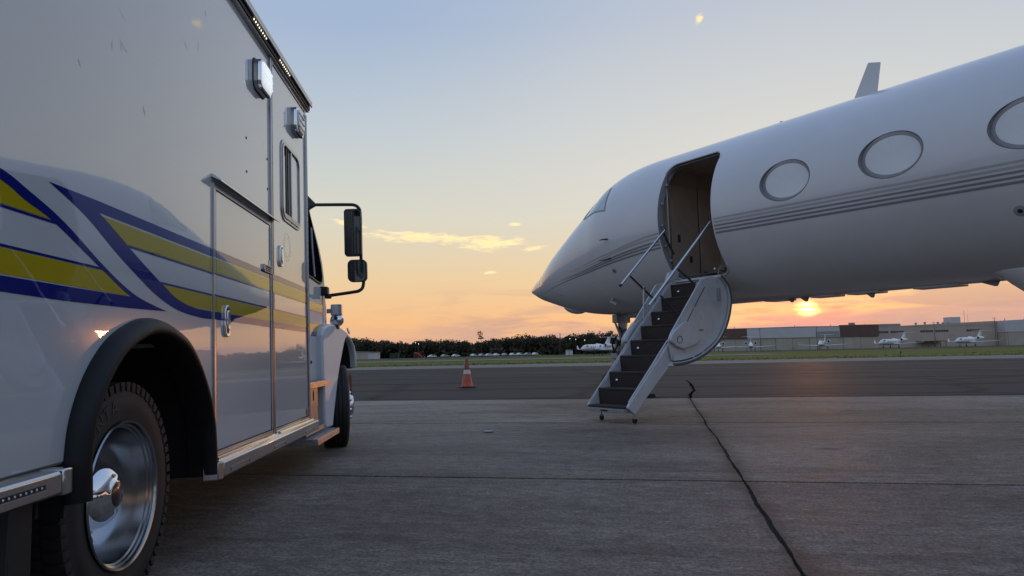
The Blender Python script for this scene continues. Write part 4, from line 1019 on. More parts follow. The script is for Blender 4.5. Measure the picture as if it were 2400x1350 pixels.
# cockpit glazing
def patch(quad, off, m, name, parent=fus, n=8, shrink=0.0):
    A, B2, C2, D2 = quad; cs = sum(q[0] for q in quad) / 4; ct = sum(q[1] for q in quad) / 4
    qd = [(q[0] + (cs - q[0]) * shrink, q[1] + (ct - q[1]) * shrink) for q in quad]
    b = MB(); g = []
    for i in range(n + 1):
        for j in range(n + 1):
            u, v = i / n, j / n
            s = (1 - u) * (1 - v) * qd[0][0] + u * (1 - v) * qd[1][0] + u * v * qd[2][0] + (1 - u) * v * qd[3][0]
            th = (1 - u) * (1 - v) * qd[0][1] + u * (1 - v) * qd[1][1] + u * v * qd[2][1] + (1 - u) * v * qd[3][1]
            g.append(onskin(s, th, off))
    b.add(g, [(i * (n + 1) + j, (i + 1) * (n + 1) + j, (i + 1) * (n + 1) + j + 1, i * (n + 1) + j + 1) for i in range(n) for j in range(n)])
    return b.build(name, m, parent, smooth=80)
for sd_ in (1, -1):
    f_ = (lambda a: a) if sd_ > 0 else (lambda a: math.pi - a)
    q1 = [(3.912, f_(th_of(3.912, 3.04))), (3.173, f_(th_of(3.173, 3.042))), (3.296, f_(th_of(3.296, 3.482))), (3.60, f_(th_of(3.60, 3.44)))]
    q2 = [(3.96, f_(th_of(3.96, 3.05))), (3.63, f_(th_of(3.63, 3.45))), (3.72, f_(R(86))), (4.30, f_(R(86)))]
    for q in (q1, q2):
        o = patch(q, 0.003, 'jet_grey', 'windscreen_frame'); patch(q, 0.006, 'cockpit_glass', 'windscreen', shrink=0.10)
# antennas: blade on the crown, small one ahead, fins under the belly
def blade(pts, y, th_, name='antenna_blade', m='jet_white'):
    b = MB(); b.prism(pts, 'y', y - th_, y + th_); return b.build(name, m, J, bevel=th_ * 0.7)
blade([(-0.26, 3.885), (-0.585, 3.885), (-0.667, 4.330), (-0.515, 4.376)], 0.0, 0.012)
MB().loft([[(s, 0.05 * k_ * math.cos(2 * math.pi * q / 12), 3.90 + 0.045 * k_ * math.sin(2 * math.pi * q / 12)) for q in range(12)] for (s, k_) in ((-0.55, .3), (-0.7, 1), (-0.9, 1), (-1.25, .1))]).build('antenna_fairing', 'jet_white', J)
blade([(0.86, 3.89), (0.72, 3.89), (0.72, 3.985), (0.76, 3.995)], 0.0, 0.008, m='jet_grey')
for (s0, s1, z) in ((0.80, 0.66, 1.462), (0.60, 0.45, 1.455), (-0.28, -0.44, 1.440), (-1.56, -1.78, 1.460)):
    blade([(s0, 1.522), (s1, 1.522), (s1 + 0.03, z), (s1 + 0.06, z)], 0.05, 0.010, 'belly_antenna', 'jet_grey')
for (s0, s1) in ((1.1, 0.75), (0.40, 0.05), (-0.1, -0.5), (-0.9, -1.4)):
    MB().box((s1, -0.12, 1.495), (s0, 0.12, 1.53)).build('belly_panel', 'jet_white', J, bevel=0.01)

# cabin vestibule
b = MB(); b.box((0.9, -0.618, 1.865), (1.40, -0.60, 3.35)); b.box((1.415, -0.618, 1.865), (2.40, -0.60, 3.35)); b.build('cabin_panel', 'cabin_lining', fus, bevel=0.006)
b = MB(); b.box((2.395, -0.60, 1.875), (2.418, -0.152, 3.40)); b.build('bulkhead_panel', 'cabin_lining', fus, bevel=0.008)
b = MB(); b.box((2.400, -0.128, 1.875), (2.418, 0.60, 3.40)); b.build('bulkhead_panel', 'cabin_lining', fus, bevel=0.008)
MB().box((2.404, -0.150, 1.875), (2.419, -0.130, 3.40)).build('panel_gap', 'cabin_dark', fus)
MB().box((2.388, -0.56, 2.03), (2.396, -0.20, 2.07)).build('kick_strip', 'cabin_dark', fus)
MB().box((2.392, 0.30, 2.50), (2.401, 0.36, 2.62)).build('switch_plate', 'cabin_dark', fus, bevel=0.003)
MB().box((2.392, 0.05, 2.20), (2.401, 0.11, 2.30)).build('switch_plate', 'cabin_dark', fus, bevel=0.003)
MB().box((0.95, -0.60, 1.905), (1.36, -0.592, 1.945)).build('kick_strip', 'cabin_dark', fus)
MB().box((0.74, -0.6, 1.862), (2.40, 0.80, 1.872)).build('cabin_floor', 'carpet', fus)
for (s, z) in ((1.55, 2.42), (2.1, 2.40), (2.15, 2.90)): MB().box((s, -0.60, z), (s + 0.05, -0.592, z + 0.07)).build('switch_plate', 'cabin_dark', fus, bevel=0.003)
def doorpath(inset, off):
    out = []
    for p in rr(1.535, 2.697, 0.95 - inset * 2, 1.668 - inset * 2, 0.135, 8):
        th = th_of(p[0], p[1]); out.append(onskin(p[0], th, off))
    return out + [out[0]]
MB().tube(doorpath(-0.012, 0.001), 0.009, 8, caps=False).build('door_surround', 'jet_white', fus, smooth=60)
MB().tube(doorpath(0.010, -0.035), 0.010, 6, caps=False).build('door_seal', 'seal_grey', fus, smooth=60)
for (s, z) in ((1.975, 3.25), (1.975, 2.95), (1.975, 2.62), (1.975, 2.32), (1.98, 2.10)):
    th = th_of(s, z); MB().obox(onskin(s, th, -0.06), (0.018, 0, 0), (0, 0.018, 0), (0, 0, 0.016)).build('latch_pin', 'jet_grey', fus, bevel=0.004)

# ---- airstair door (skin = the lowered door, children = stairs and rails)
arc_o = curve([(1.02, 1.83), (0.885, 1.70), (0.838, 1.53), (0.868, 1.36), (0.945, 1.18), (1.064, 1.013), (1.180, 0.910), (1.328, 0.822), (1.490, 0.750), (1.658, 0.700), (1.83, 0.672), (2.006, 0.661)], 60)
arc_i = [(p[0] + (1.62 - p[0]) * 0.05, p[1] + (1.45 - p[1]) * 0.055) for p in arc_o]
b = MB(); b.prism(arc_o + arc_i[::-1], 'x', 1.075, 1.995); AS = b.build('airstair_door', 'jet_white', J, bevel=0.006)
tag(AS, 'lowered airstair door with dark carpeted steps')
for s in (1.082, 1.988): MB().tube([(s, p[0] + (1.62 - p[0]) * 0.02, p[1] + (1.45 - p[1]) * 0.022) for p in arc_o], 0.020, 8).build('door_edge_seal', 'seal_grey', AS, smooth=60)
lin_p = [(p[0] + (1.62 - p[0]) * 0.085, p[1] + (1.45 - p[1]) * 0.09) for p in arc_o]
for (s0, s1) in ((1.128, 1.150), (1.920, 1.942)):
    MB().prism(lin_p + [(2.02, 0.975), (1.965, 1.071), (1.368, 1.762), (1.16, 1.812)], 'x', s0, s1).build('side_liner', 'stair_white', AS, bevel=0.004)
MB().loft([[(s, p[0] + (1.62 - p[0]) * k_, p[1] + (1.45 - p[1]) * k_) for p in lin_p] for (s, k_) in ((1.10, -0.01), (1.128, 0.10))], caps=False, closed=False).build('liner_flange', 'stair_white', AS, smooth=60)
for (pa, pb) in (((1.31, 1.66), (1.52, 1.40)), ((1.54, 1.375), (1.70, 1.17)), ((1.76, 0.80), (1.73, 0.86))):
    MB().obox((1.1275, (pa[0] + pb[0]) / 2, (pa[1] + pb[1]) / 2), (0.0015, 0, 0), (0, (pb[0] - pa[0]) / 2, (pb[1] - pa[1]) / 2), (0, (pa[1] - pb[1]) * .018, (pb[0] - pa[0]) * .018)).build('liner_slot', 'dark_gap', AS, smooth=0)
MB().box((1.124, 1.37, 1.10), (1.129, 1.45, 1.112)).build('liner_slot', 'dark_gap', AS)
MB().box((1.10, 1.03, 1.50), (1.127, 1.075, 1.66)).build('latch_plate', 'jet_grey', AS, bevel=0.004)
for (y, z) in ((0.985, 1.24), (1.42, 0.825), (1.60, 0.77)): MB().obox((1.118, y, z), (0.012, 0, 0), (0, 0.022, 0.0), (0, 0.006, 0.012)).build('latch_block', 'stair_white', AS, bevel=0.004)
for (y, z) in ((1.42, 1.28), (1.40, 1.25), (1.47, 0.98), (1.45, 0.96), (1.60, 1.02)): MB().lathe([(0, .003), (.007, .002), (.009, 0)], (1.1275, y, z), (-1, 0, 0), 8).build('fastener', 'jet_grey', AS)
# near and far stringers
near = [(2.664, 0.247), (2.703, 0.197), (2.700, 0.180), (2.600, 0.110), (2.575, 0.113), (2.46, 0.235), (1.749, 0.862), (1.70, 0.93), (1.78, 1.04), (1.92, 0.99)]
MB().prism(near, 'x', 1.165, 1.205).build('stringer', 'stair_white', AS, bevel=0.006)
far = [(2.69, 0.225), (2.715, 0.195), (2.60, 0.110), (2.45, 0.235), (1.75, 0.87), (1.05, 1.55), (0.98, 1.84), (1.08, 1.845), (1.38, 1.555)]
MB().prism(far, 'x', 1.862, 1.895).build('stringer', 'stair_white', AS, bevel=0.006)
MB().tube([(1.195, 1.97, 0.975), (1.195, 2.664, 0.250)], 0.010, 6).build('stringer_edge', 'stair_white', AS)
MB().tube([(1.872, 2.69, 0.232), (1.872, 2.05, 0.905), (1.872, 1.38, 1.565), (1.872, 1.12, 1.83)], 0.009, 6).build('stringer_edge', 'stair_white', AS)
# steps
nos = [(2.72, 0.205), (2.54, 0.405), (2.348, 0.600), (2.150, 0.803), (1.955, 0.998), (1.756, 1.188), (1.552, 1.378), (1.345, 1.570), (1.146, 1.766)]
for i, (y, z) in enumerate(nos):
    b = MB(); b.box((1.206, y - 0.235, z - 0.030), (1.861, y + 0.006, z)); tr = b.build('step_tread', 'carpet', AS, bevel=0.008)
    y2, z2 = nos[i + 1] if i + 1 < len(nos) else (0.955, 1.862)
    b = MB(); b.prism([(y2 + 0.002, z2 - 0.031), (y2 - 0.012, z2 - 0.031), (y2 - 0.026, z), (y2 - 0.012, z)], 'x', 1.207, 1.860); b.build('step_riser', 'carpet', AS)
    if i % 2 == 1:
        MB().lathe([(0.020, 0.0), (0.020, 0.006), (0.012, 0.014), (0.0, 0.017)], (1.73, y2 - 0.006, (z + z2) / 2 - 0.012), (0, 1, 0.07), 16).build('step_lamp', 'chrome', AS)
MB().box((1.206, 2.50, 0.125), (1.861, 2.726, 0.174)).build('bottom_step_pan', 'jet_grey', AS, bevel=0.006)
MB().box((1.50, 2.727, 0.138), (1.62, 2.732, 0.155)).build('pull_slot', 'dark_gap', AS)
for i in range(26): MB().box((1.15 + 0.027 * i, 1.151, 1.7635), (1.163 + 0.027 * i, 1.156, 1.7705)).build('edge_light', 'lens_off', AS, smooth=0)
# side covers over the folding joint
cov = [(2.015, 0.965), (2.005, 1.030), (1.955, 1.085), (1.775, 1.205), (1.720, 1.215), (1.560, 1.165), (1.505, 1.10), (1.480, 0.985), (1.520, 0.930), (1.700, 0.880), (1.790, 0.862), (1.930, 0.905)]
for (s0, s1) in ((1.085, 1.127), (1.945, 1.985)):
    MB().prism(cov, 'x', s0, s1).build('joint_cover', 'stair_white', AS, bevel=0.016, seg=3)
MB().ring([(1.865 + 0.048 * math.cos(R(a)), 0.985 + 0.048 * math.sin(R(a))) for a in range(0, 360, 15)], [(1.865 + 0.042 * math.cos(R(a)), 0.985 + 0.042 * math.sin(R(a))) for a in range(0, 360, 15)], 'x', 1.081, 1.0855).build('cover_ring', 'seal_grey', AS)
MB().tube([(1.95, 1.985, 0.93), (1.95, 1.94, 1.05), (1.95, 1.80, 1.20), (1.95, 1.66, 1.30)], [0.034, 0.045, 0.042, 0.03], 14).build('joint_fairing', 'stair_white', AS, smooth=60)
MB().lathe([(0.05, -.01), (0.05, .02), (0.035, .03)], (1.93, 1.99, 0.955), (-1, 0.6, -0.2), 18).build('fairing_cap', 'jet_grey', AS)
# casters
for (s, y) in ((1.185, 2.583), (1.80, 2.556)):
    b = MB(); b.tube([(s, y, 0.118), (s, y, 0.06)], 0.010, 8); b.obox((s, y, 0.066), (0.014, 0, 0), (0, 0.022, 0), (0, 0, 0.012)); b.build('caster_fork', 'jet_grey', AS, bevel=0.003)
    MB().lathe([(0.012, -.012), (.030, -.012), (.033, -.008), (.033, .008), (.030, .012), (.012, .012)], (s, y, 0.034), (1, 0, 0), 20).build('caster_wheel', 'tyre', AS)
# handrails and struts
def flatbar(s, a, b2, w, m='jet_grey', name='rail_arm', t=0.010):
    a = Vector((s, a[0], a[1])); b2 = Vector((s, b2[0], b2[1])); d = b2 - a; L_ = d.length; d.normalize(); n_ = Vector((0, -d.z, d.y))
    bb_ = MB(); bb_.obox((a + b2) / 2, Vector((t, 0, 0)), d * L_ / 2, n_ * w / 2); return bb_.build(name, m, AS, bevel=0.004)
MB().tube([(1.20, 2.255, 1.410), (1.20, 1.80, 1.842), (1.20, 1.043, 2.556)], 0.0165, 12).build('handrail', 'polished', AS)
MB().tube([(1.90, 2.055, 1.733), (1.90, 1.60, 2.150), (1.90, 1.174, 2.540)], 0.0155, 12).build('handrail', 'polished', AS)
MB().tube([(1.90, 2.068, 1.722), (1.90, 2.050, 1.738)], 0.020, 12).build('rail_end', 'black_plastic', AS)
flatbar(1.18, (2.075, 1.535), (1.50, 1.110), 0.024, 'arm_dark'); flatbar(1.18, (1.735, 1.880), (1.215, 1.575), 0.024, 'arm_dark')
flatbar(1.92, (1.862, 1.865), (1.40, 1.545), 0.024, 'arm_dark'); flatbar(1.93, (1.18, 2.52), (0.98, 2.21), 0.035, 'arm_dark')
MB().tube([(1.17, 1.415, 1.690), (1.17, 1.450, 1.40), (1.165, 1.478, 1.245)], [0.010, 0.011, 0.014], 8).build('gas_strut', 'stair_white', AS)
MB().tube([(1.165, 1.478, 1.245), (1.15, 1.512, 1.105)], 0.016, 8).build('strut_rod', 'aluminium', AS)
MB().tube([(1.91, 1.622, 1.700), (1.91, 1.650, 1.285)], 0.011, 8).build('gas_strut', 'stair_white', AS)
for (s, y, z) in ((1.165, 1.415, 1.695), (1.15, 1.512, 1.105), (1.165, 1.62, 1.205), (1.165, 1.225, 1.585), (1.91, 1.622, 1.705)):
    b = MB(); b.lathe([(0.0, -.018), (.018, -.016), (.018, .016), (0, .018)], (s, y, z), (1, 0, 0), 12); b.obox((s, y - .012, z + .012), (.012, 0, 0), (0, .014, -.010), (0, .010, .014)); b.build('pivot', 'aluminium', AS, bevel=0.003)
b = MB(); b.tube([(1.12, 0.97, 1.96), (1.10, 1.05, 1.90), (1.10, 1.07, 1.74)], 0.005, 6); b.build('retract_cable', 'jet_grey', AS)
b = MB(); b.obox((1.15, 0.90, 1.92), (0.05, 0, 0), (0, 0.04, 0.0), (0, 0, 0.022)); b.build('door_actuator', 'cabin_dark', AS, bevel=0.008)
MB().box((1.24, 0.935, 1.925), (1.265, 0.94, 1.95)).build('sill_placard', 'window_shade', AS)
b = MB(); b.prism([(0.96, 1.87), (1.12, 1.80), (1.20, 1.80), (1.16, 1.93), (1.05, 1.98), (0.96, 1.98)], 'x', 1.86, 1.93); b.build('hinge_fairing', 'stair_white', AS, bevel=0.02, seg=3)

# ---- nose gear
gs = 4.06
b = MB(); b.tube([(gs + .02, 0, 1.56), (gs, 0, 1.02)], [0.085, 0.062], 14); b.tube([(gs, 0, 1.02), (gs + .05, 0, 0.80)], 0.082, 14); b.tube([(gs + .05, 0, 0.80), (gs + .13, 0, 0.26)], 0.042, 12)
b.tube([(gs + .13, -0.13, 0.262), (gs + .13, 0.13, 0.262)], 0.035, 10)
NG = b.build('nose_gear', 'gear_white', J, smooth=45)
b = MB(); b.tube([(gs + .02, 0.0, 1.46), (gs - .62, 0.0, 1.50)], 0.035, 10); b.obox((gs + .03, 0, 1.42), (.06, 0, 0), (0, .16, 0), (0, 0, .07)); b.tube([(gs + .05, .15, 1.40), (gs + .0, .05, 1.10)], .02, 8); b.tube([(gs + .05, -.15, 1.40), (gs + .0, -.05, 1.10)], .02, 8); b.obox((gs - .3, 0, 1.47), (.10, 0, 0), (0, .05, 0), (0, 0, .045)); b.obox((gs - .5, 0.05, 1.46), (.06, 0, 0), (0, .05, 0), (0, 0, .05)); b.tube([(gs - .1, .06, 1.44), (gs - .45, .05, 1.42)], .014, 6); b.tube([(gs, .08, 1.36), (gs - .3, .06, 1.44)], .016, 6); b.build('drag_brace', 'gear_white', NG, bevel=0.008)
b = MB(); b.obox((gs + .09, .05, 1.00), (.035, 0, 0), (0, .04, 0), (0, 0, .05)); b.obox((gs + .12, .06, .90), (.03, 0, 0), (0, .03, 0), (0, 0, .03)); b.lathe([(0, -.05), (.03, -.05), (.03, .05), (0, .05)], (gs + .05, .09, .86), (0, 0, 1), 10); b.build('valve_block', 'arm_dark', NG, bevel=.005)
b = MB(); b.tube([(gs - .02, .07, 1.42), (gs - .22, .05, 1.10), (gs - .05, .04, 0.98)], 0.018, 8); b.tube([(gs + .08, .05, .78), (gs + .16, .03, .60), (gs + .06, .03, .42)], .02, 8); b.build('torque_link', 'gear_white', NG)
for pts in ([(gs + .05, .08, 1.15), (gs + .16, .10, 1.0), (gs + .10, .10, .85), (gs + .03, .08, .75)], [(gs - .05, .09, 1.18), (gs - .16, .10, 1.22), (gs - .22, .10, 1.10), (gs - .10, .09, .92)], [(gs + .02, .07, 1.3), (gs - .08, .10, 1.16), (gs - .02, .10, 1.0), (gs + .08, .09, .9)], [(gs + .12, .06, .95), (gs + .2, .06, .85), (gs + .16, .06, .7)], [(gs + .06, .07, 1.05), (gs + .02, .13, .96), (gs + .10, .12, .86), (gs + .18, .08, .80)], [(gs - .03, .08, 1.0), (gs + .10, .11, 1.08), (gs + .17, .10, .96), (gs + .14, .08, .84)]):
    MB().tube(curve3(pts), 0.012, 6).build('hydraulic_hose', 'rubber', NG, smooth=60)
b = MB(); b.lathe([(0.0, -.06), (.05, -.05), (.07, 0.0), (.072, .03), (.0, .035)], (gs + .17, .02, .74), (1, .3, 0), 18); b.build('taxi_lamp', 'jet_grey', NG, smooth=45)
b = MB(); b.obox((gs + .12, .06, .78), (.08, 0, 0), (0, .06, 0), (0, 0, .05)); b.obox((gs + .06, .08, .92), (.05, 0, 0), (0, .04, 0), (0, 0, .06)); b.obox((gs + .16, .05, .68), (.05, 0, 0), (0, .05, 0), (0, 0, .05)); b.build('steering_unit', 'jet_grey', NG, bevel=0.012)
def ac_tyre(r, w):
    b = MB(); h = w / 2; b.lathe([(r * .5, -h * .7), (r * .62, -h), (r * .85, -h), (r * .97, -h * .7), (r, -h * .3), (r, h * .3), (r * .97, h * .7), (r * .85, h), (r * .62, h), (r * .5, h * .7)], (0, 0, 0), (0, 1, 0), 36); me = b.mesh('tyre', 50); me.materials.append(MT['tyre']); return me
def ac_hub(r, w):
    b = MB(); b.lathe([(0, -w * .4), (r * .2, -w * .4), (r * .5, -w * .25), (r * .52, w * .25), (r * .2, w * .4), (0, w * .4)], (0, 0, 0), (0, 1, 0), 24); me = b.mesh('hub', 40); me.materials.append(MT['gear_white']); return me
ng_t, ng_h = ac_tyre(0.262, 0.14), ac_hub(0.262, 0.14)
for y in (0.17, -0.17):
    o = link('nose_tyre', ng_t, NG); o.location = (gs + .13, y, 0.262); link('hub', ng_h, NG).location = (gs + .13, y, 0.262)

# ---- wing-body fairing, wings, engines, tail (beyond the right edge of the photograph)
b = MB(); rg = []
for (s, w_, zb_) in ((-1.84, 0.40, 1.54), (-1.95, 0.42, 1.42), (-2.2, 0.45, 1.20), (-2.5, 0.55, 1.02), (-3.2, 0.95, 1.0), (-6.0, 1.25, 0.98), (-9.5, 1.2, 1.0), (-11.5, 0.8, 1.25), (-12.6, 0.3, 1.55)):
    rg.append([(s, w_ * math.cos(a), 1.60 + (0.06 if math.sin(a) > 0 else 1.60 - zb_) * math.sin(a)) for a in [2 * math.pi * q / 32 for q in range(32)]])
b.loft(rg).build('wing_fairing', 'jet_white', J, smooth=60)
def foil(y, z, le, ch, tk):
    up_, lo_ = [], []
    for i in range(13):
        x = (1 - math.cos(math.pi * i / 12)) / 2; t_ = tk * ch * (1.48 * math.sqrt(x) - 0.63 * x - 1.76 * x * x + 1.42 * x ** 3 - 0.51 * x ** 4)
        up_.append((le - x * ch, y, z + t_)); lo_.append((le - x * ch, y, z - t_ * .7))
    return up_ + lo_[-2:0:-1]
for sd_ in (1, -1):
    b = MB(); b.loft([foil(sd_ * 0.6, 1.50, -4.3, 6.2, .11), foil(sd_ * 4.5, 1.66, -7.0, 4.2, .10), foil(sd_ * 13.2, 2.05, -12.0, 1.7, .09), foil(sd_ * 13.9, 2.25, -12.6, 1.4, .08), foil(sd_ * 14.3, 3.5, -13.8, .7, .07)]); b.build('wing', 'jet_white', J, smooth=50)
    b = MB(); n = 32
    eng = [(-11.2, .50), (-11.15, .60), (-11.4, .70), (-12.4, .76), (-14.0, .70), (-15.4, .50), (-15.5, .42)]
    b.loft([[(s, sd_ * 2.05 + r_ * math.cos(2 * math.pi * q / n), 3.30 + r_ * math.sin(2 * math.pi * q / n)) for q in range(n)] for (s, r_) in eng]); e_ = b.build('engine', 'jet_white', J, smooth=50)
    MB().box((-15.0, min(sd_ * .8, sd_ * 1.5), 3.22), (-12.2, max(sd_ * .8, sd_ * 1.5), 3.40)).build('pylon', 'jet_white', e_, bevel=0.06)
    b = MB(); b.tube([(-8.6, sd_ * 2.1, 1.5), (-8.6, sd_ * 2.1, 0.5)], .09, 12); g_ = b.build('main_gear', 'gear_white', J)
    for y in (-.24, .24):
        if 'mg_t' not in globals(): mg_t = ac_tyre(.44, .28)
        o = link('main_tyre', mg_t, g_); o.location = (-8.6, sd_ * 2.1 + y, .44)
    b = MB(); b.loft([foil(0.0, 7.55, -19.0, 2.6, .09), foil(sd_ * 5.0, 7.70, -20.8, 1.2, .08)]); b.build('tailplane', 'jet_white', J, smooth=50)
b = MB()
def vfoil(z, le, ch, tk): return [(p[0], p[2] - 0.0, z) for p in foil(0, 0, le, ch, tk)]
b.loft([vfoil(3.5, -14.6, 5.4, .10), vfoil(7.6, -18.8, 2.9, .09)]); b.build('tail_fin', 'jet_white', J, smooth=50)

# ------------------------------------------------------------------ traffic cone
MT['cone_orange'] = mat('cone_orange', (0.50, 0.085, 0.04), 0.55, nscale=7, namt=0.45)
MT['cone_dirty'] = mat('cone_dirty', (0.24, 0.07, 0.04), 0.7, nscale=9, namt=0.5)
MT['cone_white'] = mat('cone_white', (0.60, 0.56, 0.54), 0.5, nscale=14, namt=0.25)
CN = thing('traffic_cone', 'orange traffic cone with one pale band standing on the taxiway edge', 'cone', (-1.26, 19.18, -0.012), (0, 0, R(20)))
def cr_(z): return 0.158 - (0.158 - 0.030) * z / 0.76
MB().prism(rr(0, 0, 0.40, 0.40, 0.05, 4), 'z', 0.0, 0.032).build('base', 'rubber', CN, bevel=0.006)
b = MB(); b.lathe([(cr_(0.0) + .012, 0.032), (cr_(0.03), 0.05), (cr_(0.36), 0.36)], (0, 0, 0), (0, 0, 1), 32); b.build('lower_cone', 'cone_orange', CN)
b = MB(); b.lathe([(cr_(0.36) + .002, 0.36), (cr_(0.47) + .002, 0.47)], (0, 0, 0), (0, 0, 1), 32); b.build('reflective_band', 'cone_white', CN)
b = MB(); b.lathe([(cr_(0.47), 0.47), (cr_(0.755), 0.755), (cr_(.76) - .008, 0.765), (0.012, 0.762), (0.010, .70)], (0, 0, 0), (0, 0, 1), 32); b.build('upper_cone', 'cone_dirty', CN)

# ------------------------------------------------------------------ far side: hangars
MT['hangar_tan'] = mat('hangar_tan', (0.46, 0.37, 0.31), 0.8, nscale=0.25, namt=0.12)
MT['hangar_door'] = mat('hangar_door', (0.42, 0.36, 0.30), 0.75, nscale=0.3, namt=0.12)
MT['hangar_grey'] = mat('hangar_grey', (0.52, 0.49, 0.50), 0.7, nscale=0.2, namt=0.08)
MT['hangar_brown'] = mat('hangar_brown', (0.13, 0.075, 0.062), 0.8, nscale=0.3, namt=0.15)
MT['roof_grey'] = mat('roof_grey', (0.28, 0.27, 0.27), 0.8, nscale=0.2, namt=0.1)
MT['far_glass'] = mat('far_glass', (0.05, 0.05, 0.055), 0.15, nscale=1, namt=0.2)
MT['pole_metal'] = mat('pole_metal', (0.10, 0.09, 0.085), 0.6, nscale=3, namt=0.2)
HD = 345.0
HA = thing('aircraft_hangar', 'long hangar with brown and pale grey fascia over tan sliding doors', 'hangar', (101.0, HD, -0.06))
MB().box((0, 0.6, 0), (76, 46, 10.3)).build('wall', 'hangar_tan', HA, bevel=0.03)
MB().box((0.0, -0.3, 5.9), (12.3, 0.59, 10.75)).build('fascia', 'hangar_brown', HA); MB().box((12.35, -0.25, 5.9), (57.3, 0.59, 10.75)).build('fascia', 'hangar_grey', HA)
MB().box((57.35, -0.35, 5.8), (76.2, 0.59, 11.5)).build('fascia', 'hangar_brown', HA)
MB().prism([(0, 10.76), (76.2, 10.9), (76.2, 11.0), (38, 11.3), (0, 10.9)], 'y', 1.0, 45.5).build('roof', 'roof_grey', HA)
xd = 0.5
for i, w_ in enumerate([6.1, 7.4, 5.6, 6.6, 8.2, 8.2, 8.2, 8.2, 8.4, 8.3]):
    MB().box((xd, 0.15 + 0.16 * (i % 2), 0), (xd + w_ - 0.18, 0.58, 5.7)).build('sliding_door', 'hangar_door', HA, bevel=0.03); xd += w_
for (x, w_, h) in ((66.5, 2.4, 1.1),): MB().box((x, 8, 11.0), (x + w_, 10, 11.0 + h + .7)).build('roof_unit', 'roof_grey', HA, bevel=0.05)
MB().box((45.6, -0.27, 6.1), (57, -0.255, 8.6)).build('faded_panel', 'roof_grey', HA)
for x in (7.2, 36.5, 70.8, 54.0): MB().tube([(x, 2, 11.0), (x, 2, 11.9)], 0.12, 6).build('roof_vent', 'pole_metal', HA)

HB_ = thing('office_hangar', 'tan flat-roofed hangar building with high strip windows behind parked jets', 'building', (177.6, HD + 6, -0.06))
MB().box((0, 0, 0), (61, 40, 10.2)).build('wall', 'hangar_tan', HB_, bevel=0.03)
MB().prism([(0, 10.2), (61, 10.2), (61, 12.1), (30, 11.2), (16, 10.75), (0, 10.5)], 'y', -0.15, 39).build('roof', 'hangar_tan', HB_)
for (x0, x1) in ((1.6, 7.4), (8.6, 15.0), (23.2, 29.6), (30.6, 37.0), (46.0, 52.6)):
    w_ = MB().box((x0, -0.06, 7.2), (x1, 0.1, 8.2)).build('window', 'far_glass', HB_)
    for k_ in range(1, 5): MB().box((x0 + (x1 - x0) * k_ / 5 - .06, -0.12, 7.2), (x0 + (x1 - x0) * k_ / 5 + .06, -0.07, 8.2)).build('mullion', 'hangar_tan', w_)
MB().box((41, 4, 11.3), (46, 10, 14.6)).build('roof_unit', 'hangar_grey', HB_, bevel=0.06)
MB().box((5.5, 3, 10.7), (15.5, 9, 11.9)).build('roof_unit', 'roof_grey', HB_, bevel=0.3)
for (x, h) in ((23, 1.0), (27.5, 1.3), (34, 1.2), (36.5, 1.0), (39, 1.0), (57, 1.0)): MB().lathe([(0.35, 0), (.35, h * .6), (.6, h * .6), (.6, h), (0, h + .1)], (x, 3, 11.0), (0, 0, 1), 10).build('roof_vent', 'roof_grey', HB_)
MB().tube([(50.5, 8, 11.6), (50.5, 8, 18.0)], 0.07, 5).build('roof_mast', 'pole_metal', HB_); MB().tube([(52.2, 8, 11.6), (52.2, 8, 15.5)], 0.05, 5).build('roof_mast', 'pole_metal', HB_)
b = MB(); b.box((20.5, -5.5, 2.6), (32.5, -0.1, 2.9)); b.build('canopy', 'hangar_brown', HB_)
for x in (20.8, 23.7, 26.6, 29.5, 32.2): MB().box((x - .12, -5.4, 0), (x + .12, -5.16, 2.6)).build('canopy_post', 'hangar_brown', HB_)

HC = thing('grey_topped_hangar', 'hangar with pale grey upper cladding at the far right', 'hangar', (238.9, HD, -0.06))
MB().box((0, 0.4, 0), (70, 40, 6.6)).build('wall', 'hangar_tan', HC); MB().box((-0.2, 0.0, 6.4), (70.2, 40, 12.0)).build('fascia', 'hangar_grey', HC, bevel=0.04)
MB().prism([(-0.2, 12.0), (70.2, 12.0), (35, 13.0)], 'y', 0.2, 39.8).build('roof', 'roof_grey', HC)
for i in range(6): MB().box((1 + i * 11.4, 0.1 + 0.12 * (i % 2), 0), (12 + i * 11.4, 0.38, 6.2)).build('sliding_door', 'hangar_door', HC, bevel=0.03)
for x in (0.5, 10.0): MB().tube([(x, 1, 12.0), (x, 1, 13.0)], 0.15, 6).build('roof_vent', 'pole_metal', HC)

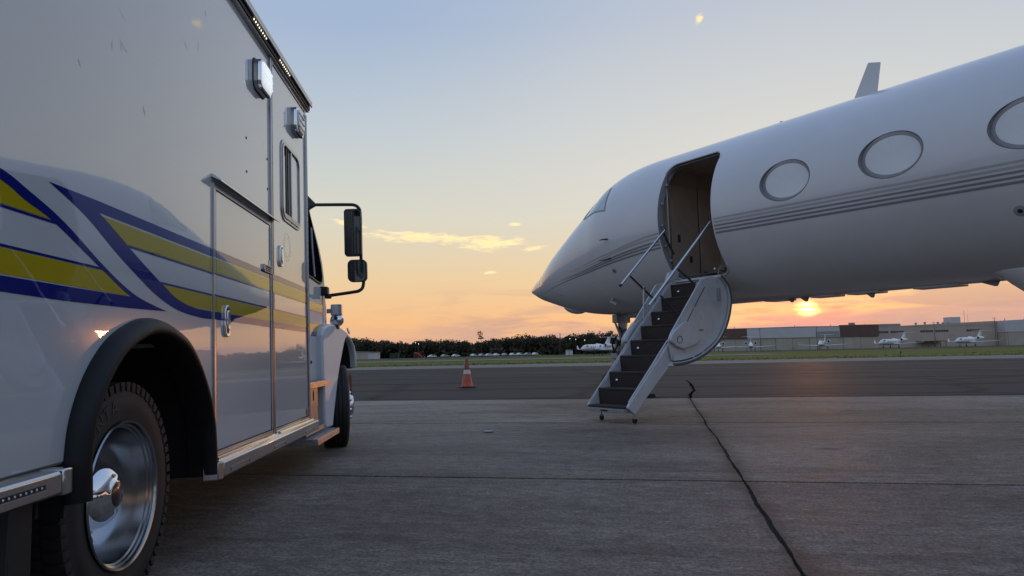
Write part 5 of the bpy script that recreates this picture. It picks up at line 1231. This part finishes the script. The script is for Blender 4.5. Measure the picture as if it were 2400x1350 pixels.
LB = thing('low_shed', 'low grey shed behind the ambulance at the edge of the wood', 'shed', (-108.0, 330.0, -0.06))
MB().box((0, 0, 0), (44, 12, 3.1)).build('wall', 'hangar_grey', LB); MB().prism([(-.4, 3.1), (44.4, 3.1), (44.4, 3.3), (22, 4.3), (-.4, 3.3)], 'y', -.4, 12.4).build('roof', 'roof_grey', LB)
for i in range(5): MB().box((2 + i * 8.4, -0.08, 0), (7 + i * 8.4, 0.05, 2.5)).build('shutter_door', 'hangar_door', LB)
for (x, y, w_, h, lab) in ((-52.0, 300, 3.6, 2.4, 'dark green storage container left of the red windsock'), (-43.6, 310, 2.2, 1.9, 'small dark green storage bin near the red windsock')):
    o = thing('storage_container', lab, 'container', (x, y, -0.06))
    if 'green_paint' not in MT: MT['green_paint'] = mat('green_paint', (0.03, 0.045, 0.03), 0.7, nscale=2, namt=0.3)
    b = MB(); b.box((0, 0, 0.1), (w_, 2.4, h)); b.build('shell', 'green_paint', o, bevel=0.04)
    for k_ in range(6): MB().box((w_ * (k_ + .3) / 6, -0.05, 0.2), (w_ * (k_ + .6) / 6, 0.02, h - .1)).build('corrugation', 'green_paint', o)

# lamp poles on the far ramp
def lamp_pole(x, y, h, label):
    o = thing('lamp_pole', label, 'lamp pole', (x, y, -0.06), group='lamp poles along the far ramp')
    MB().tube([(0, 0, 0), (0, 0, h)], [0.16, 0.10], 8).build('pole', 'pole_metal', o)
    b = MB(); b.box((-0.7, -0.15, h), (0.7, 0.15, h + 0.18)); b.build('lamp_head', 'pole_metal', o, bevel=0.03)
def wx(px, depth):   # lateral position of a bearing at a depth on the far ramp
    d = fwd + rgt * ((px - 1200) / 1664) - upv * ((815 - 675) / 1664); return d.x * depth / d.y
for px, dpt, h, lb in ((1783, 318, 9.6, 'slim dark lamp pole before the grey hangar fascia, leftmost'), (1916, 318, 10.0, 'slim dark lamp pole beside the third parked jet'),
                       (2193, 318, 10.8, 'slim dark lamp pole before the strip windows of the tan building'), (2336, 318, 12.2, 'slim dark lamp pole at the corner of the grey-topped hangar')):
    lamp_pole(wx(px, dpt), dpt, h, lb)

# parked jets
MT['far_white'] = mat('far_white', (0.66, 0.66, 0.67), 0.35, coat=0.5, nscale=0.8, namt=0.05)
def small_jet():
    o = thing('parked_jet', '', 'jet', (0, 0, 0), group='jets parked on the far ramp')
    b = MB(); n = 16
    pr = [(9.6, .03, 1.75), (9.2, .28, 1.78), (8.4, .55, 1.9), (7.2, .85, 2.05), (6.2, 1.0, 2.15), (3, 1.05, 2.15), (-3, 1.05, 2.15), (-5.5, .85, 2.3), (-7.5, .5, 2.55), (-9.2, .15, 2.8)]
    b.loft([[(s, r_ * math.cos(2 * math.pi * q / n), z + r_ * math.sin(2 * math.pi * q / n)) for q in range(n)] for (s, r_, z) in pr]); f_ = b.build('fuselage', 'far_white', o, smooth=60)
    b = MB(); b.prism([(7.2, 2.72), (6.5, 2.95), (6.4, 2.5), (7.4, 2.45)], 'y', -0.86, 0.86); b.build('windscreen', 'far_glass', o)
    for sd_ in (1, -1):
        for i in range(5): MB().box((4.6 - i * 1.2, sd_ * 1.04 - .03, 2.2), (5.0 - i * 1.2, sd_ * 1.04 + .03, 2.5)).build('window', 'far_glass', o)
        b = MB(); b.loft([foil(sd_ * 0.5, 1.35, 1.0, 4.0, .12), foil(sd_ * 8.6, 1.85, -3.2, 1.3, .10), foil(sd_ * 9.2, 3.0, -4.1, .5, .08)]); b.build('wing', 'far_white', o, smooth=50)
        b = MB(); b.loft([[(s, sd_ * 1.75 + r_ * math.cos(2 * math.pi * q / n), 2.95 + r_ * math.sin(2 * math.pi * q / n)) for q in range(n)] for (s, r_) in ((-3.0, .42), (-2.95, .52), (-4.2, .62), (-6.4, .45))]); e_ = b.build('engine', 'far_white', o, smooth=50)
        b = MB(); b.lathe([(0.40, 0), (0.0, -.02)], (-2.93, sd_ * 1.75, 2.95), (1, 0, 0), 14); b.build('intake', 'dark_gap', e_)
        b = MB(); b.lathe([(0.36, 0), (0.0, .02)], (-6.45, sd_ * 1.75, 2.95), (-1, 0, 0), 14); b.build('exhaust', 'dark_gap', e_)
        b = MB(); b.loft([foil(0, 5.55, -8.6, 1.8, .09), foil(sd_ * 3.3, 5.6, -9.6, .9, .08)]); b.build('tailplane', 'far_white', o, smooth=50)
        b = MB(); b.tube([(-1.2, sd_ * 1.5, 1.4), (-1.2, sd_ * 1.5, .3)], .08, 6); b.lathe([(.2, -.12), (.3, -.12), (.3, .12), (.2, .12)], (-1.2, sd_ * 1.5, .3), (0, 1, 0), 14); b.build('main_gear', 'tyre', o)
    b = MB(); b.loft([vfoil(2.9, -5.2, 3.8, .10), vfoil(5.6, -8.3, 2.0, .09)]); b.build('tail_fin', 'far_white', o, smooth=50)
    b = MB(); b.tube([(6.4, 0, 1.3), (6.4, 0, .25)], .07, 6); b.lathe([(.15, -.1), (.25, -.1), (.25, .1), (.15, .1)], (6.4, 0, .25), (0, 1, 0), 14); b.build('nose_gear', 'tyre', o)
    return o
sj = small_jet()
spots = [(1684, 312, -106, 'white parked jet nose-on, just right of the airstair door'), (1760, 318, -108, 'white parked jet second from the airstair door, nose-on'),
         (1929, 312, -120, 'white parked jet facing the camera before the brown-cornered hangar'), (2093, 306, 214, 'white parked jet turned three-quarter before the strip windows'),
         (2272, 300, 212, 'white parked jet nearest the right edge, tail to the right'), (1397, 262, -125, 'white parked jet left of the nose gear, nearer the mast'),
         (1424, 268, -122, 'white parked jet half hidden behind the nose gear')]
for i, (px, dpt, rz, lb) in enumerate(spots):
    o = sj if i == 0 else clone(sj)
    o.location = (wx(px, dpt), dpt, -0.05); o.rotation_euler = (0, 0, R(rz)); o.scale = (1.18, 1.18, 1.18); o['label'] = lb

# mast and hut
MS = thing('lattice_mast', 'slim lattice mast standing before the wood left of the nose gear', 'mast', (wx(1313, 300), 300, -0.06))
for (x, y) in ((-.35, -.35), (.35, -.35), (.35, .35), (-.35, .35)): MB().tube([(x, y, 0), (x * .6, y * .6, 9.4)], 0.05, 5).build('mast_leg', 'pole_metal', MS)
for k_ in range(9):
    for (a, c) in (((-.3, -.3), (.3, -.3)), ((.3, -.3), (.3, .3))): MB().tube([(a[0], a[1], k_ + .2), (c[0], c[1], k_ + 1.2)], 0.03, 4).build('brace', 'pole_metal', MS)
MB().tube([(0, 0, 5.5), (5.5, 0, 0)], 0.02, 4).build('guy_wire', 'pole_metal', MS); MB().tube([(0, 0, 5.5), (-4.5, 0, 0)], 0.02, 4).build('guy_wire', 'pole_metal', MS)
HT = thing('equipment_hut', 'small pale equipment hut beside the lattice mast', 'hut', (wx(1334, 292), 292, -0.06))
MB().box((-1.4, 0, 0), (1.4, 2, 1.9)).build('wall', 'far_white', HT); MB().prism([(-1.6, 1.9), (1.6, 1.9), (1.6, 2.0), (0, 2.3), (-1.6, 2.0)], 'y', -.2, 2.2).build('roof', 'roof_grey', HT); MB().box((-.4, -.05, 0), (.4, .02, 1.7)).build('door', 'hangar_grey', HT)
WS = thing('windsock', 'red fabric windsock drooping from a short pole far left', 'windsock', (wx(971, 300), 300, -0.06))
MT['red_fabric'] = mat('red_fabric', (0.55, 0.045, 0.02), 0.7, nscale=3, namt=0.2)
MB().tube([(0, 0, 0), (0, 0, 2.4)], .06, 6).build('pole', 'pole_metal', WS)
MB().tube(curve3([(0, 0, 2.1), (1.0, 0, 2.05), (1.9, 0, 1.6), (2.8, 0, .8), (3.4, 0, .35)]), [0.42] * 5 + [.42 - .012 * i for i in range(20)], 10).build('sock', 'red_fabric', WS)

# far car row
def car():
    o = thing('parked_car', 'one of the small cars in the far parked row before the wood', 'car', group='far row of parked cars')
    b = MB(); pf = [(-2.2, .35), (-2.25, .8), (-1.6, .95), (-.9, 1.42), (.5, 1.45), (1.2, .98), (2.1, .8), (2.2, .4)]; b.prism(pf, 'y', -.85, .85); b.build('body', 'far_white', o, bevel=.08)
    MB().prism([(-.95, 1.0), (-.7, 1.34), (.4, 1.36), (.95, 1.0)], 'y', -.87, .87).build('windows', 'far_glass', o)
    for (x, y) in ((-1.35, -.8), (1.35, -.8), (-1.35, .8), (1.35, .8)): MB().lathe([(0, -.1), (.32, -.1), (.32, .1), (0, .1)], (x, y, .32), (0, 1, 0), 12).build('wheel', 'tyre', o)
    return o
c0 = car(); rc = random.Random(9)
MT['far_silver'] = mat('far_silver', (0.35, 0.36, 0.38), 0.35, coat=.5, nscale=2, namt=.1)
for i, px in enumerate([1012, 1043, 1068, 1110, 1127, 1146, 1163, 1182, 1201, 1217, 1236, 1254]):
    o = c0 if i == 0 else clone(c0); dpt = 345 + rc.uniform(-14, 10)
    o.location = (wx(px, dpt), dpt, -0.05); o.rotation_euler = (0, 0, R(rc.choice([0, 180]) + rc.uniform(25, 75)))
    if i < 3: o['label'] = ('small white car standing apart, nearest the red windsock', 'small silver car left of the traffic cone, far off before the wood', 'small pale car just left above the traffic cone, far off')[i]
    else: o['label'] = 'one of the small cars in the far parked row before the wood'
    if i % 3 == 1:
        for ch in o.children:
            if ch.name.startswith('body'): ch.data = ch.data.copy(); ch.data.materials[0] = MT['far_silver']

# ------------------------------------------------------------------ the far wood and a few single trees
MT['leaf_far'] = mat('leaf_far', (0.075, 0.070, 0.044), 0.9, nscale=0.12, namt=0.5, spec=0.15)
MT['bark'] = mat('bark', (0.06, 0.05, 0.04), 0.9, nscale=3, namt=0.3)
rw = random.Random(21)
def crown(b, c, rx, rz, n, sz, r=rw):
    for i in range(n):
        while True:
            p = Vector((r.uniform(-1, 1), r.uniform(-1, 1), r.uniform(-1, 1)))
            if 0.25 < p.length < 1: break
        p = Vector((p.x * rx, p.y * rx, p.z * rz)) + c; q = Vector((r.gauss(0, 1), r.gauss(0, 1), r.gauss(0, 1))).normalized()
        a = q.orthogonal().normalized(); d = q.cross(a); s1, s2 = sz * r.uniform(.6, 1.3), sz * r.uniform(.5, 1.1)
        b.add([p - a * s1 - d * s2 * .4, p + a * s1 * .7 - d * s2, p + a * s1 + d * s2 * .6, p - a * s1 * .5 + d * s2], [(0, 1, 2, 3)])
b = MB()
def treeline(x0, x1, y0, y1, n, h0, h1):
    for i in range(n):
        x = x0 + (x1 - x0) * (i + rw.random()) / n; y = rw.uniform(y0, y1)
        h = rw.uniform(h0, h1) * (1 + 0.13 * math.sin(x * 0.045) + 0.08 * math.sin(x * .13 + 1)); rx = rw.uniform(2.6, 4.6)
        for j in range(3): crown(b, Vector((x + rw.uniform(-2, 2), y + rw.uniform(-2, 2), h * rw.uniform(.55, .74))), rx * rw.uniform(.6, .9), h * .26, 90, 0.42)
        crown(b, Vector((x, y, h * .28)), rx * 1.1, h * .32, 30, 1.3)
treeline(-230, 120, 385, 400, 190, 8.5, 11.2); treeline(-260, 140, 402, 425, 190, 9.5, 12.2); treeline(90, 330, 420, 440, 90, 7, 9)
treeline(-420, -230, 330, 400, 70, 8, 11)
o = b.build('distant_wood', 'leaf_far', smooth=0); tag(o, 'dark far-off wood along the skyline behind the airfield', 'wood', kind='stuff')
def tree(px, dpt, h, rx, label, pine=False):
    o = thing('tree', label, 'tree', (wx(px, dpt), dpt, -0.06), group='single trees before the wood')
    MB().tube([(0, 0, 0), (rw.uniform(-.2, .2), 0, h * .5), (rw.uniform(-.3, .3), 0, h * .9)], [.22, .15, .05], 7).build('trunk', 'bark', o)
    c = MB()
    if pine:
        for k_ in range(4): crown(c, Vector((rw.uniform(-1, 1), rw.uniform(-1, 1), h * (.74 + .08 * k_))), rx * rw.uniform(.5, .9), .5, 26, .35)
    else:
        for k_ in range(5): crown(c, Vector((rw.uniform(-1, 1) * rx * .5, rw.uniform(-1, 1) * rx * .5, h * rw.uniform(.45, .8))), rx * .65, h * .22, 40, .45)
    c.build('crown', 'leaf_far', o, smooth=0)
tree(1128, 386, 13.4, 2.2, 'tall pine with a flat crown rising above the wood', True)
tree(884, 380, 11.3, 3.2, 'round broadleaf tree on the skyline just right of the ambulance')
for px, lb in ((1112, 'small roadside tree behind the car row, leftmost of its line'), (1160, 'small roadside tree above the middle of the car row'), (1222, 'small roadside tree above the right of the car row'), (1270, 'small roadside tree at the right end of the car row')):
    tree(px, 372, 4.2, 1.9, lb)
# lit lamps before the wood
MT['far_lamp'] = mat('far_lamp', (0.9, 0.9, 0.9), .3, emit=(1, .95, .85), estr=2.0, nscale=5, namt=.1)
for px, h, lb in ((974, 8.0, 'tiny lit lamp on a post high before the left wood'), (981, 7.4, 'lower of two tiny lit lamps before the left wood'), (1336, 8.4, 'tiny lit lamp before the wood right of the mast, leftmost'), (1350, 8.0, 'tiny lit lamp before the wood, second right of the mast'), (1371, 7.5, 'tiny lit lamp before the wood, nearest the parked jets')):
    o = thing('lamp_post', lb, 'lamp', (wx(px, 378), 378, -0.06), group='lit lamps before the wood')
    MB().tube([(0, 0, 0), (0, 0, h)], .07, 5).build('post', 'pole_metal', o); MB().lathe([(0, -.16), (.16, -.08), (.16, .08), (0, .16)], (0, -.1, h), (0, 0, 1), 8).build('bulb', 'far_lamp', o)

# ------------------------------------------------------------------ small things on the pavement
TD = thing('tie_down_ring', 'small steel tie-down ring set in a dark stained spot of the apron', 'tie-down', (-0.293, 7.93, 0.001))
MB().lathe([(0.0, 0.003), (0.055, 0.003), (0.065, 0.0)], (0, 0, 0), (0, 0, 1), 24).build('cup', 'joint', TD)
MB().tube([(0.038 * math.cos(R(a)), 0.038 * math.sin(R(a)), 0.010) for a in range(0, 361, 20)], 0.006, 8, caps=False).build('ring', 'aluminium', TD)
MB().tube([(-0.05, 0, 0.006), (0.05, 0, 0.006)], 0.006, 8).build('bar', 'aluminium', TD)
CK = thing('wheel_chock', 'small dark wheel chock lying on the taxiway behind the airstair', 'chock', (2.45, 13.35, -0.012), (0, 0, R(8)))
MB().prism([(-0.07, 0), (0.07, 0), (0.02, 0.075), (-0.02, 0.075)], 'x', -0.17, 0.17).build('wedge', 'rubber', CK, bevel=0.006)
MB().tube([(0.17, 0, 0.03), (0.25, 0.02, 0.02), (0.32, -0.03, 0.012)], 0.006, 6).build('rope', 'jet_grey', CK)
EL = thing('taxiway_light', 'small dark edge light standing in the grass before the tan building', 'edge light', (33.9, 62.5, -0.06))
MB().tube([(0, 0, 0), (0, 0, 0.28)], 0.04, 8).build('stem', 'pole_metal', EL); MB().lathe([(0.07, 0.28), (0.08, 0.33), (0.06, 0.42), (0, 0.45)], (0, 0, 0), (0, 0, 1), 12).build('globe', 'far_glass', EL)
